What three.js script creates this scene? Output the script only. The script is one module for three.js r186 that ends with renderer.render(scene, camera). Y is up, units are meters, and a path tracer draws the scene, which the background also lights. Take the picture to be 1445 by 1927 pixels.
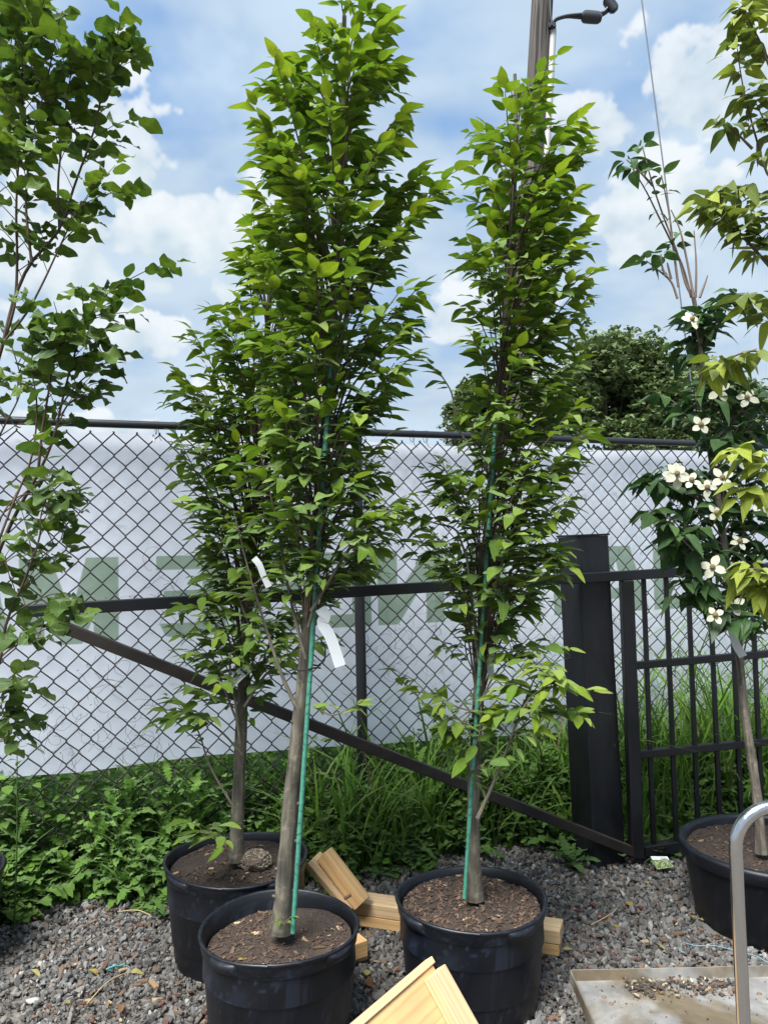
import * as THREE from 'three';
import { mergeGeometries } from 'three/addons/utils/BufferGeometryUtils.js';
import { RoundedBoxGeometry } from 'three/addons/geometries/RoundedBoxGeometry.js';

// ---------- camera, sky, sun, exposure ----------
const scene = new THREE.Scene();
const camera = new THREE.PerspectiveCamera(67.32, 767 / 1024, 0.05, 400);
camera.rotation.order = 'YXZ';
camera.position.set(0, 1.292, 0);
camera.rotation.set(3.0 * Math.PI / 180, 0, -0.0225);

const renderer = new THREE.WebGLRenderer({ antialias: true });
renderer.setSize(767, 1024);
renderer.toneMapping = THREE.LinearToneMapping;
renderer.toneMappingExposure = 2.5;
renderer.shadowMap.enabled = true;

const sun = new THREE.DirectionalLight(new THREE.Color(1, 0.985, 0.955), 4.1);
sun.position.set(-2.8, 9.5, 2.0);
sun.target.position.set(0, 0.5, -2.6);
sun.castShadow = true;
sun.shadow.radius = 60;
sun.shadow.mapSize.set(2048, 2048);
Object.assign(sun.shadow.camera, { left: -6, right: 6, top: 6, bottom: -6, near: 0.5, far: 40 });
scene.add(sun, sun.target);

// ---------- seeded noise ----------
function rng(seed) { let a = seed >>> 0; return () => { a = (a + 0x6D2B79F5) | 0; let t = Math.imul(a ^ (a >>> 15), 1 | a); t = (t + Math.imul(t ^ (t >>> 7), 61 | t)) ^ t; return ((t ^ (t >>> 14)) >>> 0) / 4294967296; }; }
const R0 = rng(7);
const rr = (R, a, b) => a + (b - a) * R();
const PERM = (() => { const R = rng(99), p = new Uint8Array(512), q = [...Array(256).keys()]; for (let i = 255; i > 0; i--) { const j = Math.floor(R() * (i + 1)); [q[i], q[j]] = [q[j], q[i]]; } for (let i = 0; i < 512; i++) p[i] = q[i & 255]; return p; })();
function noise3(x, y, z) {   // smooth value noise, 0..1
  const xi = Math.floor(x), yi = Math.floor(y), zi = Math.floor(z); let fx = x - xi, fy = y - yi, fz = z - zi;
  fx = fx * fx * (3 - 2 * fx); fy = fy * fy * (3 - 2 * fy); fz = fz * fz * (3 - 2 * fz);
  const X = xi & 255, Y = yi & 255, Z = zi & 255, h = (a, b, c) => PERM[PERM[PERM[a & 255] + (b & 255)] + (c & 255)] / 255;
  const l = (a, b, t) => a + (b - a) * t;
  return l(l(l(h(X, Y, Z), h(X + 1, Y, Z), fx), l(h(X, Y + 1, Z), h(X + 1, Y + 1, Z), fx), fy), l(l(h(X, Y, Z + 1), h(X + 1, Y, Z + 1), fx), l(h(X, Y + 1, Z + 1), h(X + 1, Y + 1, Z + 1), fx), fy), fz);
}
function fbm(x, y, z, o = 5) { let s = 0, a = 0.5, n = 0; for (let i = 0; i < o; i++) { s += a * noise3(x, y, z); n += a; a *= 0.5; x = x * 2.03 + 11.7; y = y * 2.03 + 5.3; z = z * 2.03 + 7.9; } return s / n; }
const clamp = (x, a = 0, b = 1) => Math.min(b, Math.max(a, x));
const smooth = (a, b, x) => { const t = clamp((x - a) / (b - a)); return t * t * (3 - 2 * t); };

// ---------- the sky: blue air, high mottled cloud, a few heaped clouds, milky towards the horizon ----------
function makeSky() {
  const W = 3072, H = 1536, d = new Float32Array(W * H * 4);
  // heaped clouds: azimuth to the right of north (-z), elevation, half width, half height, in degrees
  const heaps = [[-20, 27, 6.5, 6], [-14.5, 21.5, 8, 5], [-23, 20.5, 7, 5.5], [-9, 22.5, 5, 4], [-19.5, 15.5, 5, 2.6], [-21, 9.2, 9, 1.2], [-8, 11.5, 6, 2], [-30, 17, 6, 4], [16, 28.5, 4, 3.5], [21, 23, 6, 3.5], [24, 30, 6, 4], [8, 17, 6, 3],
    [48, 24, 9, 6], [66, 33, 11, 7], [-52, 22, 10, 6], [-72, 30, 11, 8], [95, 22, 10, 6], [120, 32, 12, 8], [150, 24, 10, 6], [178, 30, 12, 7], [-150, 22, 10, 6], [-125, 34, 12, 8], [-100, 24, 10, 6]];
  const gaps = [[-14, 31.5, 9, 4.5], [-9.5, 26.5, 3.5, 2.5], [3, 35, 7, 3], [58, 28, 8, 5], [-62, 26, 8, 5], [110, 27, 8, 5], [165, 27, 8, 5], [-110, 28, 8, 5], [-165, 27, 8, 5]];
  for (let j = 0; j < H; j++) {
    const el = (j + 0.5) / H * 180 - 90;
    for (let i = 0; i < W; i++) {
      const k = (j * W + i) * 4; d[k + 3] = 1;
      if (el < -1) { d[k] = 0.27; d[k + 1] = 0.3; d[k + 2] = 0.33; continue; }
      const lon = ((i + 0.5) / W - 0.5) * 2 * Math.PI, ce = Math.cos(el * Math.PI / 180), x = ce * Math.cos(lon), z = ce * Math.sin(lon), y = Math.sin(el * Math.PI / 180);
      const az = Math.atan2(x, -z) * 180 / Math.PI, up = clamp(el / 90);
      // clear air
      const t = Math.pow(1 - up, 3.2), air = [0.105 + 0.38 * t, 0.295 + 0.34 * t, 0.67 + 0.12 * t];
      // high cloud on a flat layer
      const q = 1 / (y + 0.22), px = x * q, pz = z * q;
      const warp = fbm(px * 0.9 + 3, 1.5, pz * 0.9, 3) - 0.5;
      let high = fbm(px * 2.1 + warp * 1.4, 8 + warp, pz * 2.6, 6);
      const broad = fbm(px * 0.55 + 9, 4, pz * 0.55 + 2, 3);
      const mott = fbm(px * 8 + warp * 5, 2, pz * 9, 4);
      let gap = 0; for (const [a, e, w, h] of gaps) { const u = (az - a) / w, v = (el - e) / h; gap = Math.max(gap, Math.exp(-(u * u + v * v))); }
      let c = smooth(0.40, 0.70, high * 0.66 + broad * 0.40 + (mott - 0.5) * 0.30 - gap * 0.16 + 0.10 * (1 - up)) * 0.86;
      c = clamp(c + 0.6 * Math.pow(1 - up, 4.6));
      const sh = 0.94 + 0.22 * (mott - 0.5) + 0.2 * (high - 0.5);
      const veil = [0.56 * sh, 0.69 * sh, 0.82 * sh];
      const o = [0, 1, 2].map((n) => air[n] + (veil[n] - air[n]) * c);
      // heaped clouds
      let dens = -1, low = 0;
      for (const [a, e, w, h] of heaps) { let da = az - a; if (da > 180) da -= 360; if (da < -180) da += 360; const u = da / w, v = (el - e) / h; const r2 = u * u + v * v * (v < 0 ? 1.6 : 1); if (r2 < 5) { const g = 1 - Math.sqrt(r2); if (g > dens) { dens = g; low = v; } } }
      if (dens > -1.2) {
        const n1 = fbm(az * 0.22 + 40, el * 0.3, 3.3, 6) - 0.5, n2 = fbm(az * 0.75 + 4, el * 0.9, 9.1, 5) - 0.5;
        const m = smooth(0.04, 0.24, dens + n1 * 2.0 + n2 * 1.0 - 0.06) * (0.9 - 0.25 * smooth(30, 60, el));
        const lit = clamp(0.5 + 0.42 * low + n2 * 1.5 + n1 * 1.1);
        const col = [0.53 + 0.30 * lit, 0.64 + 0.225 * lit, 0.71 + 0.18 * lit];
        for (let n = 0; n < 3; n++) o[n] += (col[n] - o[n]) * m * 0.93;
      }
      d[k] = o[0] * 0.46; d[k + 1] = o[1] * 0.46; d[k + 2] = o[2] * 0.46;
    }
  }
  const tx = new THREE.DataTexture(d, W, H, THREE.RGBAFormat, THREE.FloatType);
  tx.mapping = THREE.EquirectangularReflectionMapping; tx.magFilter = tx.minFilter = THREE.LinearFilter; tx.needsUpdate = true;
  return tx;
}
const skyTex = makeSky();
scene.background = skyTex; scene.environment = skyTex;

// ---------- helpers ----------
const V = (a, b, c) => Array.isArray(a) ? new THREE.Vector3(a[0], a[1], a[2]) : a.isVector3 ? a.clone() : new THREE.Vector3(a, b, c);
const UPV = V(0, 1, 0), EYE = V(0, 1.292, 0);
const used = {};
function numbered(n) { const k = used[n] = (used[n] ?? -1) + 1; return k ? `${n}_${String(k).padStart(3, '0')}` : n; }
function tag(o, label, category, group, kind) { o.userData = { label, category }; if (group) o.userData.group = group; if (kind) o.userData.kind = kind; return o; }
function thing(name, label, category, pos = [0, 0, 0], turn = 0, group) {
  const o = new THREE.Group(); o.name = numbered(name); o.position.set(...pos); o.rotation.y = turn; scene.add(o); return tag(o, label, category, group);
}
function part(name, geo, mat, parent) { const m = new THREE.Mesh(Array.isArray(geo) ? mergeGeometries(geo) : geo, mat); m.name = parent === scene ? numbered(name) : name; m.castShadow = m.receiveShadow = true; parent.add(m); return m; }
function structure(name, geo, mat) { const m = part(name, geo, mat, scene); m.userData.kind = 'structure'; return m; }
function copies(name, geo, mat, list, parent, kind) {   // list of {m: Matrix4, c: Color}
  const im = new THREE.InstancedMesh(geo, mat, list.length); im.name = parent === scene ? numbered(name) : name;
  list.forEach((e, i) => { im.setMatrixAt(i, e.m); if (e.c) im.setColorAt(i, e.c); });
  im.castShadow = im.receiveShadow = true; if (kind) im.userData.kind = kind; parent.add(im); return im;
}
const lin = (r, g, b) => new THREE.Color().setRGB(r, g, b);
function tex(w, h, fn, srgb, rep) {   // fn(u, v) -> number or [r, g, b] in 0..1
  const d = new Uint8Array(w * h * 4);
  for (let j = 0; j < h; j++) for (let i = 0; i < w; i++) { const c = fn(i / w, j / h), k = (j * w + i) * 4; for (let n = 0; n < 3; n++) d[k + n] = 255 * clamp(Array.isArray(c) ? c[n] : c); d[k + 3] = 255; }
  const t = new THREE.DataTexture(d, w, h); t.magFilter = THREE.LinearFilter; t.minFilter = THREE.LinearMipmapLinearFilter; t.wrapS = t.wrapT = THREE.RepeatWrapping; if (srgb) t.colorSpace = THREE.SRGBColorSpace; if (rep) t.repeat.set(...rep); t.needsUpdate = true; return t;
}
// noise that repeats over the unit square
function tn(u, v, fu, fv, o = 4, z = 0) { const a = u * 2 * Math.PI, b = v * 2 * Math.PI, ru = fu / (2 * Math.PI), rv = fv / (2 * Math.PI); let s = 0, am = 0.5, n = 0, k = 1; for (let i = 0; i < o; i++) { s += am * noise3(Math.cos(a) * ru * k + 31 + z, Math.sin(a) * ru * k + Math.cos(b) * rv * k + 17, Math.sin(b) * rv * k + 5 + z * 3); n += am; am *= 0.55; k *= 2; } return s / n; }
function S(c, o = {}) { return new THREE.MeshStandardMaterial({ color: c, roughness: 0.8, metalness: 0, ...o }); }
function Ph(c, o = {}) { return new THREE.MeshPhysicalMaterial({ color: c, roughness: 0.8, metalness: 0, ...o }); }
// tapered tube through points
function tube(pts, r0, r1, n = 8, sides = 6, rf = null, capTop = true) {
  const curve = pts.length === 2 ? new THREE.LineCurve3(V(pts[0]), V(pts[1])) : new THREE.CatmullRomCurve3(pts.map((p) => p.isVector3 ? p : V(p)), false, 'centripetal');
  const P = [], N = [], U = [], I = []; const len = curve.getLength(); let nrm = null, prev = null;
  for (let i = 0; i <= n; i++) {
    const t = i / n, c = curve.getPoint(t), tg = curve.getTangent(t);
    if (!nrm) { nrm = Math.abs(tg.y) < 0.9 ? V(0, 1, 0) : V(1, 0, 0); nrm.addScaledVector(tg, -nrm.dot(tg)).normalize(); }
    else { nrm.addScaledVector(tg, -nrm.dot(tg)).normalize(); }
    const b = new THREE.Vector3().crossVectors(tg, nrm), r = (r0 + (r1 - r0) * t) * (rf ? rf(t) : 1);
    for (let s = 0; s <= sides; s++) { const a = s / sides * 2 * Math.PI, ca = Math.cos(a), sa = Math.sin(a), x = nrm.x * ca + b.x * sa, y = nrm.y * ca + b.y * sa, z = nrm.z * ca + b.z * sa; P.push(c.x + x * r, c.y + y * r, c.z + z * r); N.push(x, y, z); U.push(s / sides * 0.14, t * len); }
  }
  for (let i = 0; i < n; i++) for (let s = 0; s < sides; s++) { const a = i * (sides + 1) + s, b = a + sides + 1; I.push(a, a + 1, b, b, a + 1, b + 1); }
  if (capTop) for (const [row, flip] of [[0, 1], [n, 0]]) { const o = row * (sides + 1); for (let s = 1; s < sides - 1; s++) flip ? I.push(o, o + s + 1, o + s) : I.push(o, o + s, o + s + 1); }
  const g = new THREE.BufferGeometry(); g.setAttribute('position', new THREE.Float32BufferAttribute(P, 3)); g.setAttribute('normal', new THREE.Float32BufferAttribute(N, 3)); g.setAttribute('uv', new THREE.Float32BufferAttribute(U, 2)); g.setIndex(I); return g;
}
// box with softened edges; uv in metres, u along the longest side
function block(w, h, d, rad = 0.002) {
  const g = new RoundedBoxGeometry(w, h, d, 1, Math.min(rad, w / 3, h / 3, d / 3));
  const p = g.attributes.position, n = g.attributes.normal, uv = g.attributes.uv, L = w >= h && w >= d ? 0 : h >= d ? 1 : 2, off = R0() * 3, off2 = R0() * 3;
  for (let i = 0; i < p.count; i++) { const q = [p.getX(i), p.getY(i), p.getZ(i)], m = [Math.abs(n.getX(i)), Math.abs(n.getY(i)), Math.abs(n.getZ(i))], A = m[0] > m[1] && m[0] > m[2] ? 0 : m[1] > m[2] ? 1 : 2; let o = [0, 1, 2].filter((k) => k !== A); if (o[1] === L) o = [o[1], o[0]]; uv.setXY(i, q[o[0]] + off, q[o[1]] + off2 + A * 0.37); }
  return g;
}
// bar of width w (along side) and height h (along up) from a to b
function bar(a, b, w, h, up = UPV, rad = 0.002) {
  const A = V(a), B = V(b), z = B.clone().sub(A), L = z.length(); z.normalize();
  const x = new THREE.Vector3().crossVectors(up, z).normalize(), y = new THREE.Vector3().crossVectors(z, x);
  return block(w, h, L, rad).applyMatrix4(new THREE.Matrix4().makeBasis(x, y, z).setPosition(A.add(B).multiplyScalar(0.5)));
}
function basisM(p, side, nrm, dir, sx, sy, sz) { return new THREE.Matrix4().makeBasis(side, nrm, dir).scale(V(sx, sy, sz)).setPosition(p); }

// ---------- materials ----------
const steelTex = tex(512, 512, (u, v) => { const n = tn(u, v, 5, 5, 5), m = tn(u, v, 26, 9, 3, 4), r = smooth(0.56, 0.74, tn(u, v, 9, 4, 4, 9)); const b = 0.55 + 0.65 * (n - 0.5) + 0.25 * (m - 0.5); return [b * (1 + 0.35 * r), b * (1 + 0.06 * r), b * (1 - 0.1 * r)]; }, true);
const steelBump = tex(256, 256, (u, v) => 0.5 + 0.6 * (tn(u, v, 30, 30, 3, 2) - 0.5));
const M = {
  blackSteel: S(lin(0.022, 0.026, 0.035), { map: steelTex, bumpMap: steelBump, bumpScale: 0.0004, roughness: 0.5, metalness: 0.15 }),
  brownSteel: S(lin(0.105, 0.083, 0.067), { map: steelTex, bumpMap: steelBump, bumpScale: 0.0004, roughness: 0.55, metalness: 0.15 }),
  vinyl: S(lin(0.007, 0.006, 0.007), { roughness: 0.75 }),
  railBlack: S(lin(0.014, 0.015, 0.018), { roughness: 0.38 }),
};
function barkTex(base, seed, fu = 7, fv = 30) { return tex(256, 512, (u, v) => { const n = tn(u, v, fu, fv * 0.4, 4, seed), s = tn(u, v, 22, 5, 3, seed + 3), l = smooth(0.62, 0.72, tn(u, v, 9, 60, 2, seed + 6)); const k = 0.72 + 0.7 * (n - 0.5) + 0.5 * (s - 0.5) + 0.12 * l; return base.map((c) => c * k); }, true, [7, 1.6]); }
const barkBump = tex(256, 512, (u, v) => 0.5 + 0.7 * (tn(u, v, 14, 8, 4, 3) - 0.5), false, [7, 1.6]);
const barkM = (base, seed) => S(0xffffff, { map: barkTex(base, seed), bumpMap: barkBump, bumpScale: 0.003, roughness: 0.85 });
M.barkHornbeam = barkM([0.45, 0.425, 0.365], 1);
M.barkBeech = barkM([0.39, 0.31, 0.25], 5);
M.barkDogwood = barkM([0.56, 0.52, 0.46], 8);
M.twig = S(lin(0.085, 0.058, 0.038), { roughness: 0.75 });
M.twigPale = S(lin(0.17, 0.125, 0.10), { roughness: 0.75 });

// pine boards: growth lines along u, a few knots, uv in metres
const pineTex = tex(1024, 512, (u, v) => {
  const w = 0.05 * (tn(u, v, 3, 4, 3, 1) - 0.5); let k = v + w, knot = 0;
  for (const [a, b, r] of [[0.2, 0.3, 0.016], [0.62, 0.74, 0.02], [0.86, 0.18, 0.013]]) { let du = u - a, dv = v - b; du -= Math.round(du); dv -= Math.round(dv); const dd = Math.hypot(du * 0.6, dv); k += 0.03 * Math.exp(-dd * dd / 0.003) * Math.sign(dv); knot = Math.max(knot, smooth(r, r * 0.55, dd)); }
  const line = 0.5 + 0.5 * Math.sin(k * 2 * Math.PI * 22 + 3 * Math.sin(v * 2 * Math.PI * 3)), fine = tn(u, v, 6, 160, 2, 5), blot = tn(u, v, 5, 7, 4, 8);
  const s = 1 - 0.07 * Math.pow(line, 3) + 0.10 * (fine - 0.5) + 0.22 * (blot - 0.5) - 0.4 * knot;
  return [0.80 * s, 0.69 * (s - 0.015 * line), 0.545 * (s - 0.03 * line - 0.04 * blot)];
}, true, [1.1, 2.6]);
const pineBump = tex(512, 256, (u, v) => 0.5 + 0.5 * (tn(u, v, 5, 90, 3, 5) - 0.5), false, [1.1, 2.6]);
M.pine = S(0xffffff, { map: pineTex, bumpMap: pineBump, bumpScale: 0.0008, roughness: 0.75 });
M.pineWarm = S(lin(0.96, 0.85, 0.68), { map: pineTex, bumpMap: pineBump, bumpScale: 0.0008, roughness: 0.7 });

// ---------- ground ----------
const groundTex = tex(1024, 1024, (u, v) => { const n = tn(u, v, 90, 90, 3), m = tn(u, v, 8, 8, 4, 5), c = 0.37 + 0.34 * (n - 0.5) + 0.2 * (m - 0.5); return [c * 1.06, c, c * 0.93]; }, true, [0.9, 0.9]);
const groundBump = tex(1024, 1024, (u, v) => tn(u, v, 110, 110, 4, 2), false, [0.9, 0.9]);
const groundM = S(0xffffff, { map: groundTex, bumpMap: groundBump, bumpScale: 0.012, roughness: 0.95 });
function groundSheet() {
  const xs = [], zs = []; for (let i = -24; i <= 24; i++) xs.push(Math.sign(i) * (Math.abs(i) < 13 ? Math.abs(i) * 0.2 : 2.4 * Math.pow(1.5, Math.abs(i) - 12))); for (let i = 0; i <= 60; i++) zs.push(i < 34 ? 3 - i * 0.25 : -5.25 - 1.2 * (Math.pow(1.19, i - 33) - 1) * 6); zs.unshift(200, 60, 20, 8);
  const P = [], U = [], I = []; for (const z of zs) for (const x of xs) { P.push(x, Math.min(0, -0.012 * fbm(x * 2, 3, z * 2, 3)), z); U.push(x, z); }
  const w = xs.length; for (let j = 0; j < zs.length - 1; j++) for (let i = 0; i < w - 1; i++) { const a = j * w + i; I.push(a, a + 1, a + w, a + w, a + 1, a + w + 1); }
  const g = new THREE.BufferGeometry(); g.setAttribute('position', new THREE.Float32BufferAttribute(P, 3)); g.setAttribute('uv', new THREE.Float32BufferAttribute(U, 2)); g.setIndex(I); g.computeVertexNormals(); return g;
}
structure('ground', groundSheet(), groundM);

// front edge of the weeds, as points on the ground
const EDGE = [[-6, -2.5], ...[[-1.76, 0, -2.641], [-1.395, 0, -2.8], [-1.279, 0, -2.968], [-1.056, 0, -2.905], [-0.824, 0, -2.989], [-0.56, 0, -3.218], [-0.305, 0, -3.046], [-0.121, 0, -3.084], [0.048, 0, -3.185], [0.321, 0, -3.322], [0.551, 0, -3.355], [0.723, 0, -3.311], [0.874, 0, -3.291], [1.078, 0, -3.302], [1.293, 0, -3.395], [1.677, 0, -3.496]].map((p) => [p[0], p[2]]), [6, -3.5]];
function edgeZ(x) { for (let i = 1; i < EDGE.length; i++) if (x <= EDGE[i][0]) { const [a, za] = EDGE[i - 1], [b, zb] = EDGE[i], t = (x - a) / (b - a); return za + (zb - za) * t; } return EDGE[EDGE.length - 1][1]; }
const FT = Math.tan(20 * Math.PI / 180), FC = Math.cos(20 * Math.PI / 180), FS = Math.sin(20 * Math.PI / 180);
const fenceZ = (x) => -(3.5 + FT * x);                       // the fence runs away to the right
const onFence = (s, y, back = 0) => V(s * FC - back * FS, y, -(3.5 + s * FS) - back * FC);

// gravel: crushed stones, nobody could count them
function stoneGeo(seed) {
  const g = new THREE.IcosahedronGeometry(1, 1), p = g.attributes.position, R = rng(seed), cuts = [...Array(10)].map(() => [V(R() - 0.5, R() - 0.5, R() - 0.5).normalize(), 0.34 + 0.42 * R()]);
  for (let i = 0; i < p.count; i++) { const v = new THREE.Vector3().fromBufferAttribute(p, i); for (const [n, dd] of cuts) { const k = v.dot(n) - dd; if (k > 0) v.addScaledVector(n, -k); } p.setXYZ(i, v.x, v.y * 0.72, v.z * 0.86); }
  g.computeVertexNormals(); return g;
}
{
  const R = rng(21), list = [[], [], []], e = new THREE.Euler(), q = new THREE.Quaternion();
  const n = 90000;
  for (let i = 0; i < n; i++) {
    const z = -1.35 - Math.pow(R(), 0.9) * 2.3, x = rr(R, -0.62, 0.66) * -z * 0.98 + 0.0;
    const over = edgeZ(x) - z; if (over > 0.05 + 0.3 * R() * R()) continue;
    const bare = smooth(0.50, 0.66, fbm(x * 2.3 + 5, 1, z * 2.3, 3)); if (R() < bare * 0.55) continue;
    let s = 0.0042 + 0.0115 * Math.pow(R(), 2.4); if (R() < 0.012) s = rr(R, 0.016, 0.023);
    e.set(R() * 6.3, R() * 6.3, R() * 6.3); q.setFromEuler(e);
    const m = new THREE.Matrix4().compose(V(x, s * 0.35 + R() * 0.007, z), q, V(s * rr(R, 0.85, 1.3), s, s));
    const k = Math.pow(R(), 1.7), b = 0.075 + 0.125 * k, w = rr(R, -1, 1) * 0.06, c = R() < 0.045 ? lin(0.15, 0.10, 0.07) : R() < 0.06 ? lin(0.30, 0.295, 0.28) : lin(b * (1.06 + w), b * 1.01, b * (0.94 - w * 0.9));
    list[i % 3].push({ m, c });
  }
  const gm = S(0xffffff, { roughness: 0.85, bumpMap: groundBump, bumpScale: 0.0008 });
  list.forEach((l, k) => tag(copies('gravel', stoneGeo(40 + k), gm, l, scene), 'loose grey crushed gravel covering the ground around the pots', 'gravel', 'gravel of the yard', 'stuff'));
  // bark litter and dry scraps among the stones
  const chips = [], cg = new THREE.BoxGeometry(1, 0.22, 0.42); { const p = cg.attributes.position; for (let i = 0; i < p.count; i++) p.setX(i, p.getX(i) * (p.getZ(i) > 0 ? 0.75 : 1)); cg.computeVertexNormals(); }
  for (let i = 0; i < 3600; i++) {
    const z = -1.4 - R() * 2.0, x = rr(R, -0.6, 0.62) * -z; if (edgeZ(x) - z > 0.12) continue; if (R() > 0.25 + 1.2 * smooth(0.42, 0.6, fbm(x * 3, 7, z * 3, 3))) continue;
    e.set(rr(R, -0.3, 0.3), R() * 6.3, rr(R, -0.3, 0.3)); q.setFromEuler(e); const s = 0.006 + 0.03 * Math.pow(R(), 3), b = R();
    chips.push({ m: new THREE.Matrix4().compose(V(x, 0.012 + R() * 0.006, z), q, V(s, s * 0.7, s)), c: b < 0.6 ? lin(0.06 + 0.05 * R(), 0.04, 0.028) : b < 0.94 ? lin(0.15, 0.095, 0.06) : lin(0.33, 0.25, 0.14) });
  }
  tag(copies('bark_litter', cg, S(0xffffff, { roughness: 0.9 }), chips, scene), 'brown bark chips and scraps scattered over the gravel', 'bark litter', null, 'stuff');
}

// ---------- chain link fence ----------
{
  const f = thing('chain_link_fence', 'black chain link fence with round top rail in front of a white banner', 'fence', [0, 0, 0]);
  const s0 = -3.15, s1 = 3.9;
  part('top_rail', tube([onFence(s0, 1.838, 0), onFence(s1, 1.838, 0)], 0.0165, 0.0165, 24, 12), M.railBlack, f);
  for (const s of [-3.14, -0.124, 2.9]) { const p = part('post', tube([onFence(s, -0.1, 0.004), onFence(s, 1.83, 0.004)], 0.0235, 0.0235, 2, 14), M.railBlack, f); part('post_collar', tube([onFence(s, 1.79, 0.004), onFence(s, 1.865, 0.004)], 0.027, 0.027, 2, 14), M.railBlack, p); }
  const pw = 0.0905, ph = 0.0945, top = 1.806, rows = 19, Rw = rng(5);
  const n = Math.floor((s1 - s0) / pw * 2);
  for (let i = 0; i < n; i++) {           // each wire is one zigzag; neighbours hook through one another at the bends
    const s = s0 + i * pw / 2, pts = [], wob = () => 0.003 * (Rw() - 0.5);
    const ctl = []; for (let k = 0; k <= rows * 2; k++) { const far = (i + k) % 2; const sway = 0.006 * (fbm(s * 1.3, (top - k * ph / 2) * 1.3, 4, 2) - 0.5); ctl.push([s + (far ? pw * 0.515 : -pw * 0.015) + wob() + sway, top - k * ph / 2 + wob(), far]); }
    for (let k = 0; k < ctl.length; k++) {
      const [a, y, odd] = ctl[k], d = odd ? -1 : 1;   // at each bend the wire hooks over the neighbour
      pts.push(onFence(a + d * 0.004, y + 0.0055, 0.030 + 0.003), onFence(a, y, 0.030), onFence(a + d * 0.004, y - 0.0055, 0.030 - 0.003));
    }
    const g = zig(pts, 0.0029, 5);
    part('wire', g, M.vinyl, f);
  }
  function zig(p, r, sides) { const P = [], N = [], U = [], I = []; const nF = V(FS, 0, FC); for (let i = 0; i < p.length; i++) { const a = p[Math.max(0, i - 1)], b = p[Math.min(p.length - 1, i + 1)], t = b.clone().sub(a).normalize(), x = nF.clone().addScaledVector(t, -nF.dot(t)).normalize(), y = new THREE.Vector3().crossVectors(t, x); for (let s = 0; s <= sides; s++) { const an = s / sides * 6.2832, c = Math.cos(an), q = Math.sin(an), nx = x.x * c + y.x * q, ny = x.y * c + y.y * q, nz = x.z * c + y.z * q; P.push(p[i].x + nx * r, p[i].y + ny * r, p[i].z + nz * r); N.push(nx, ny, nz); U.push(s / sides, i); } } for (let i = 0; i < p.length - 1; i++) for (let s = 0; s < sides; s++) { const a = i * (sides + 1) + s, b = a + sides + 1; I.push(a, a + 1, b, b, a + 1, b + 1); } const g = new THREE.BufferGeometry(); g.setAttribute('position', new THREE.Float32BufferAttribute(P, 3)); g.setAttribute('normal', new THREE.Float32BufferAttribute(N, 3)); g.setAttribute('uv', new THREE.Float32BufferAttribute(U, 2)); g.setIndex(I); return g; }
  // wire ties round the rail
  const tieS = [[-0.999, 1.839], [-0.929, 1.841], [0.147, 1.85], [0.214, 1.847], [-0.538, 1.841], [1.316, 1.833], [1.466, 1.831], [1.76, 1.834], [0.491, 1.853]];
  for (const [s] of tieS) { const pts = []; for (let k = 0; k <= 14; k++) { const a = k / 14 * 6.2832 * 1.15; pts.push(onFence(s + k * 0.0009, 1.83 + 0.028 * Math.cos(a), 0.01 + 0.024 * Math.sin(a))); } pts.push(onFence(s + 0.02, 1.79, 0.02), onFence(s + 0.026, 1.775, 0.0)); part('wire_tie', tube(pts, 0.0014, 0.0012, 28, 5), M.vinyl, f); }
  { const s = tieS[0][0]; part('plastic_tie', [tube([onFence(s - 0.006, 1.80, 0.012), onFence(s - 0.003, 1.778, 0.004)], 0.0035, 0.005, 3, 7), tube([onFence(s - 0.003, 1.782, 0.004), onFence(s - 0.004, 1.768, 0.002)], 0.0055, 0.004, 3, 7)], S(lin(0.7, 0.7, 0.68), { roughness: 0.5 }), f); }
}

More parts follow.
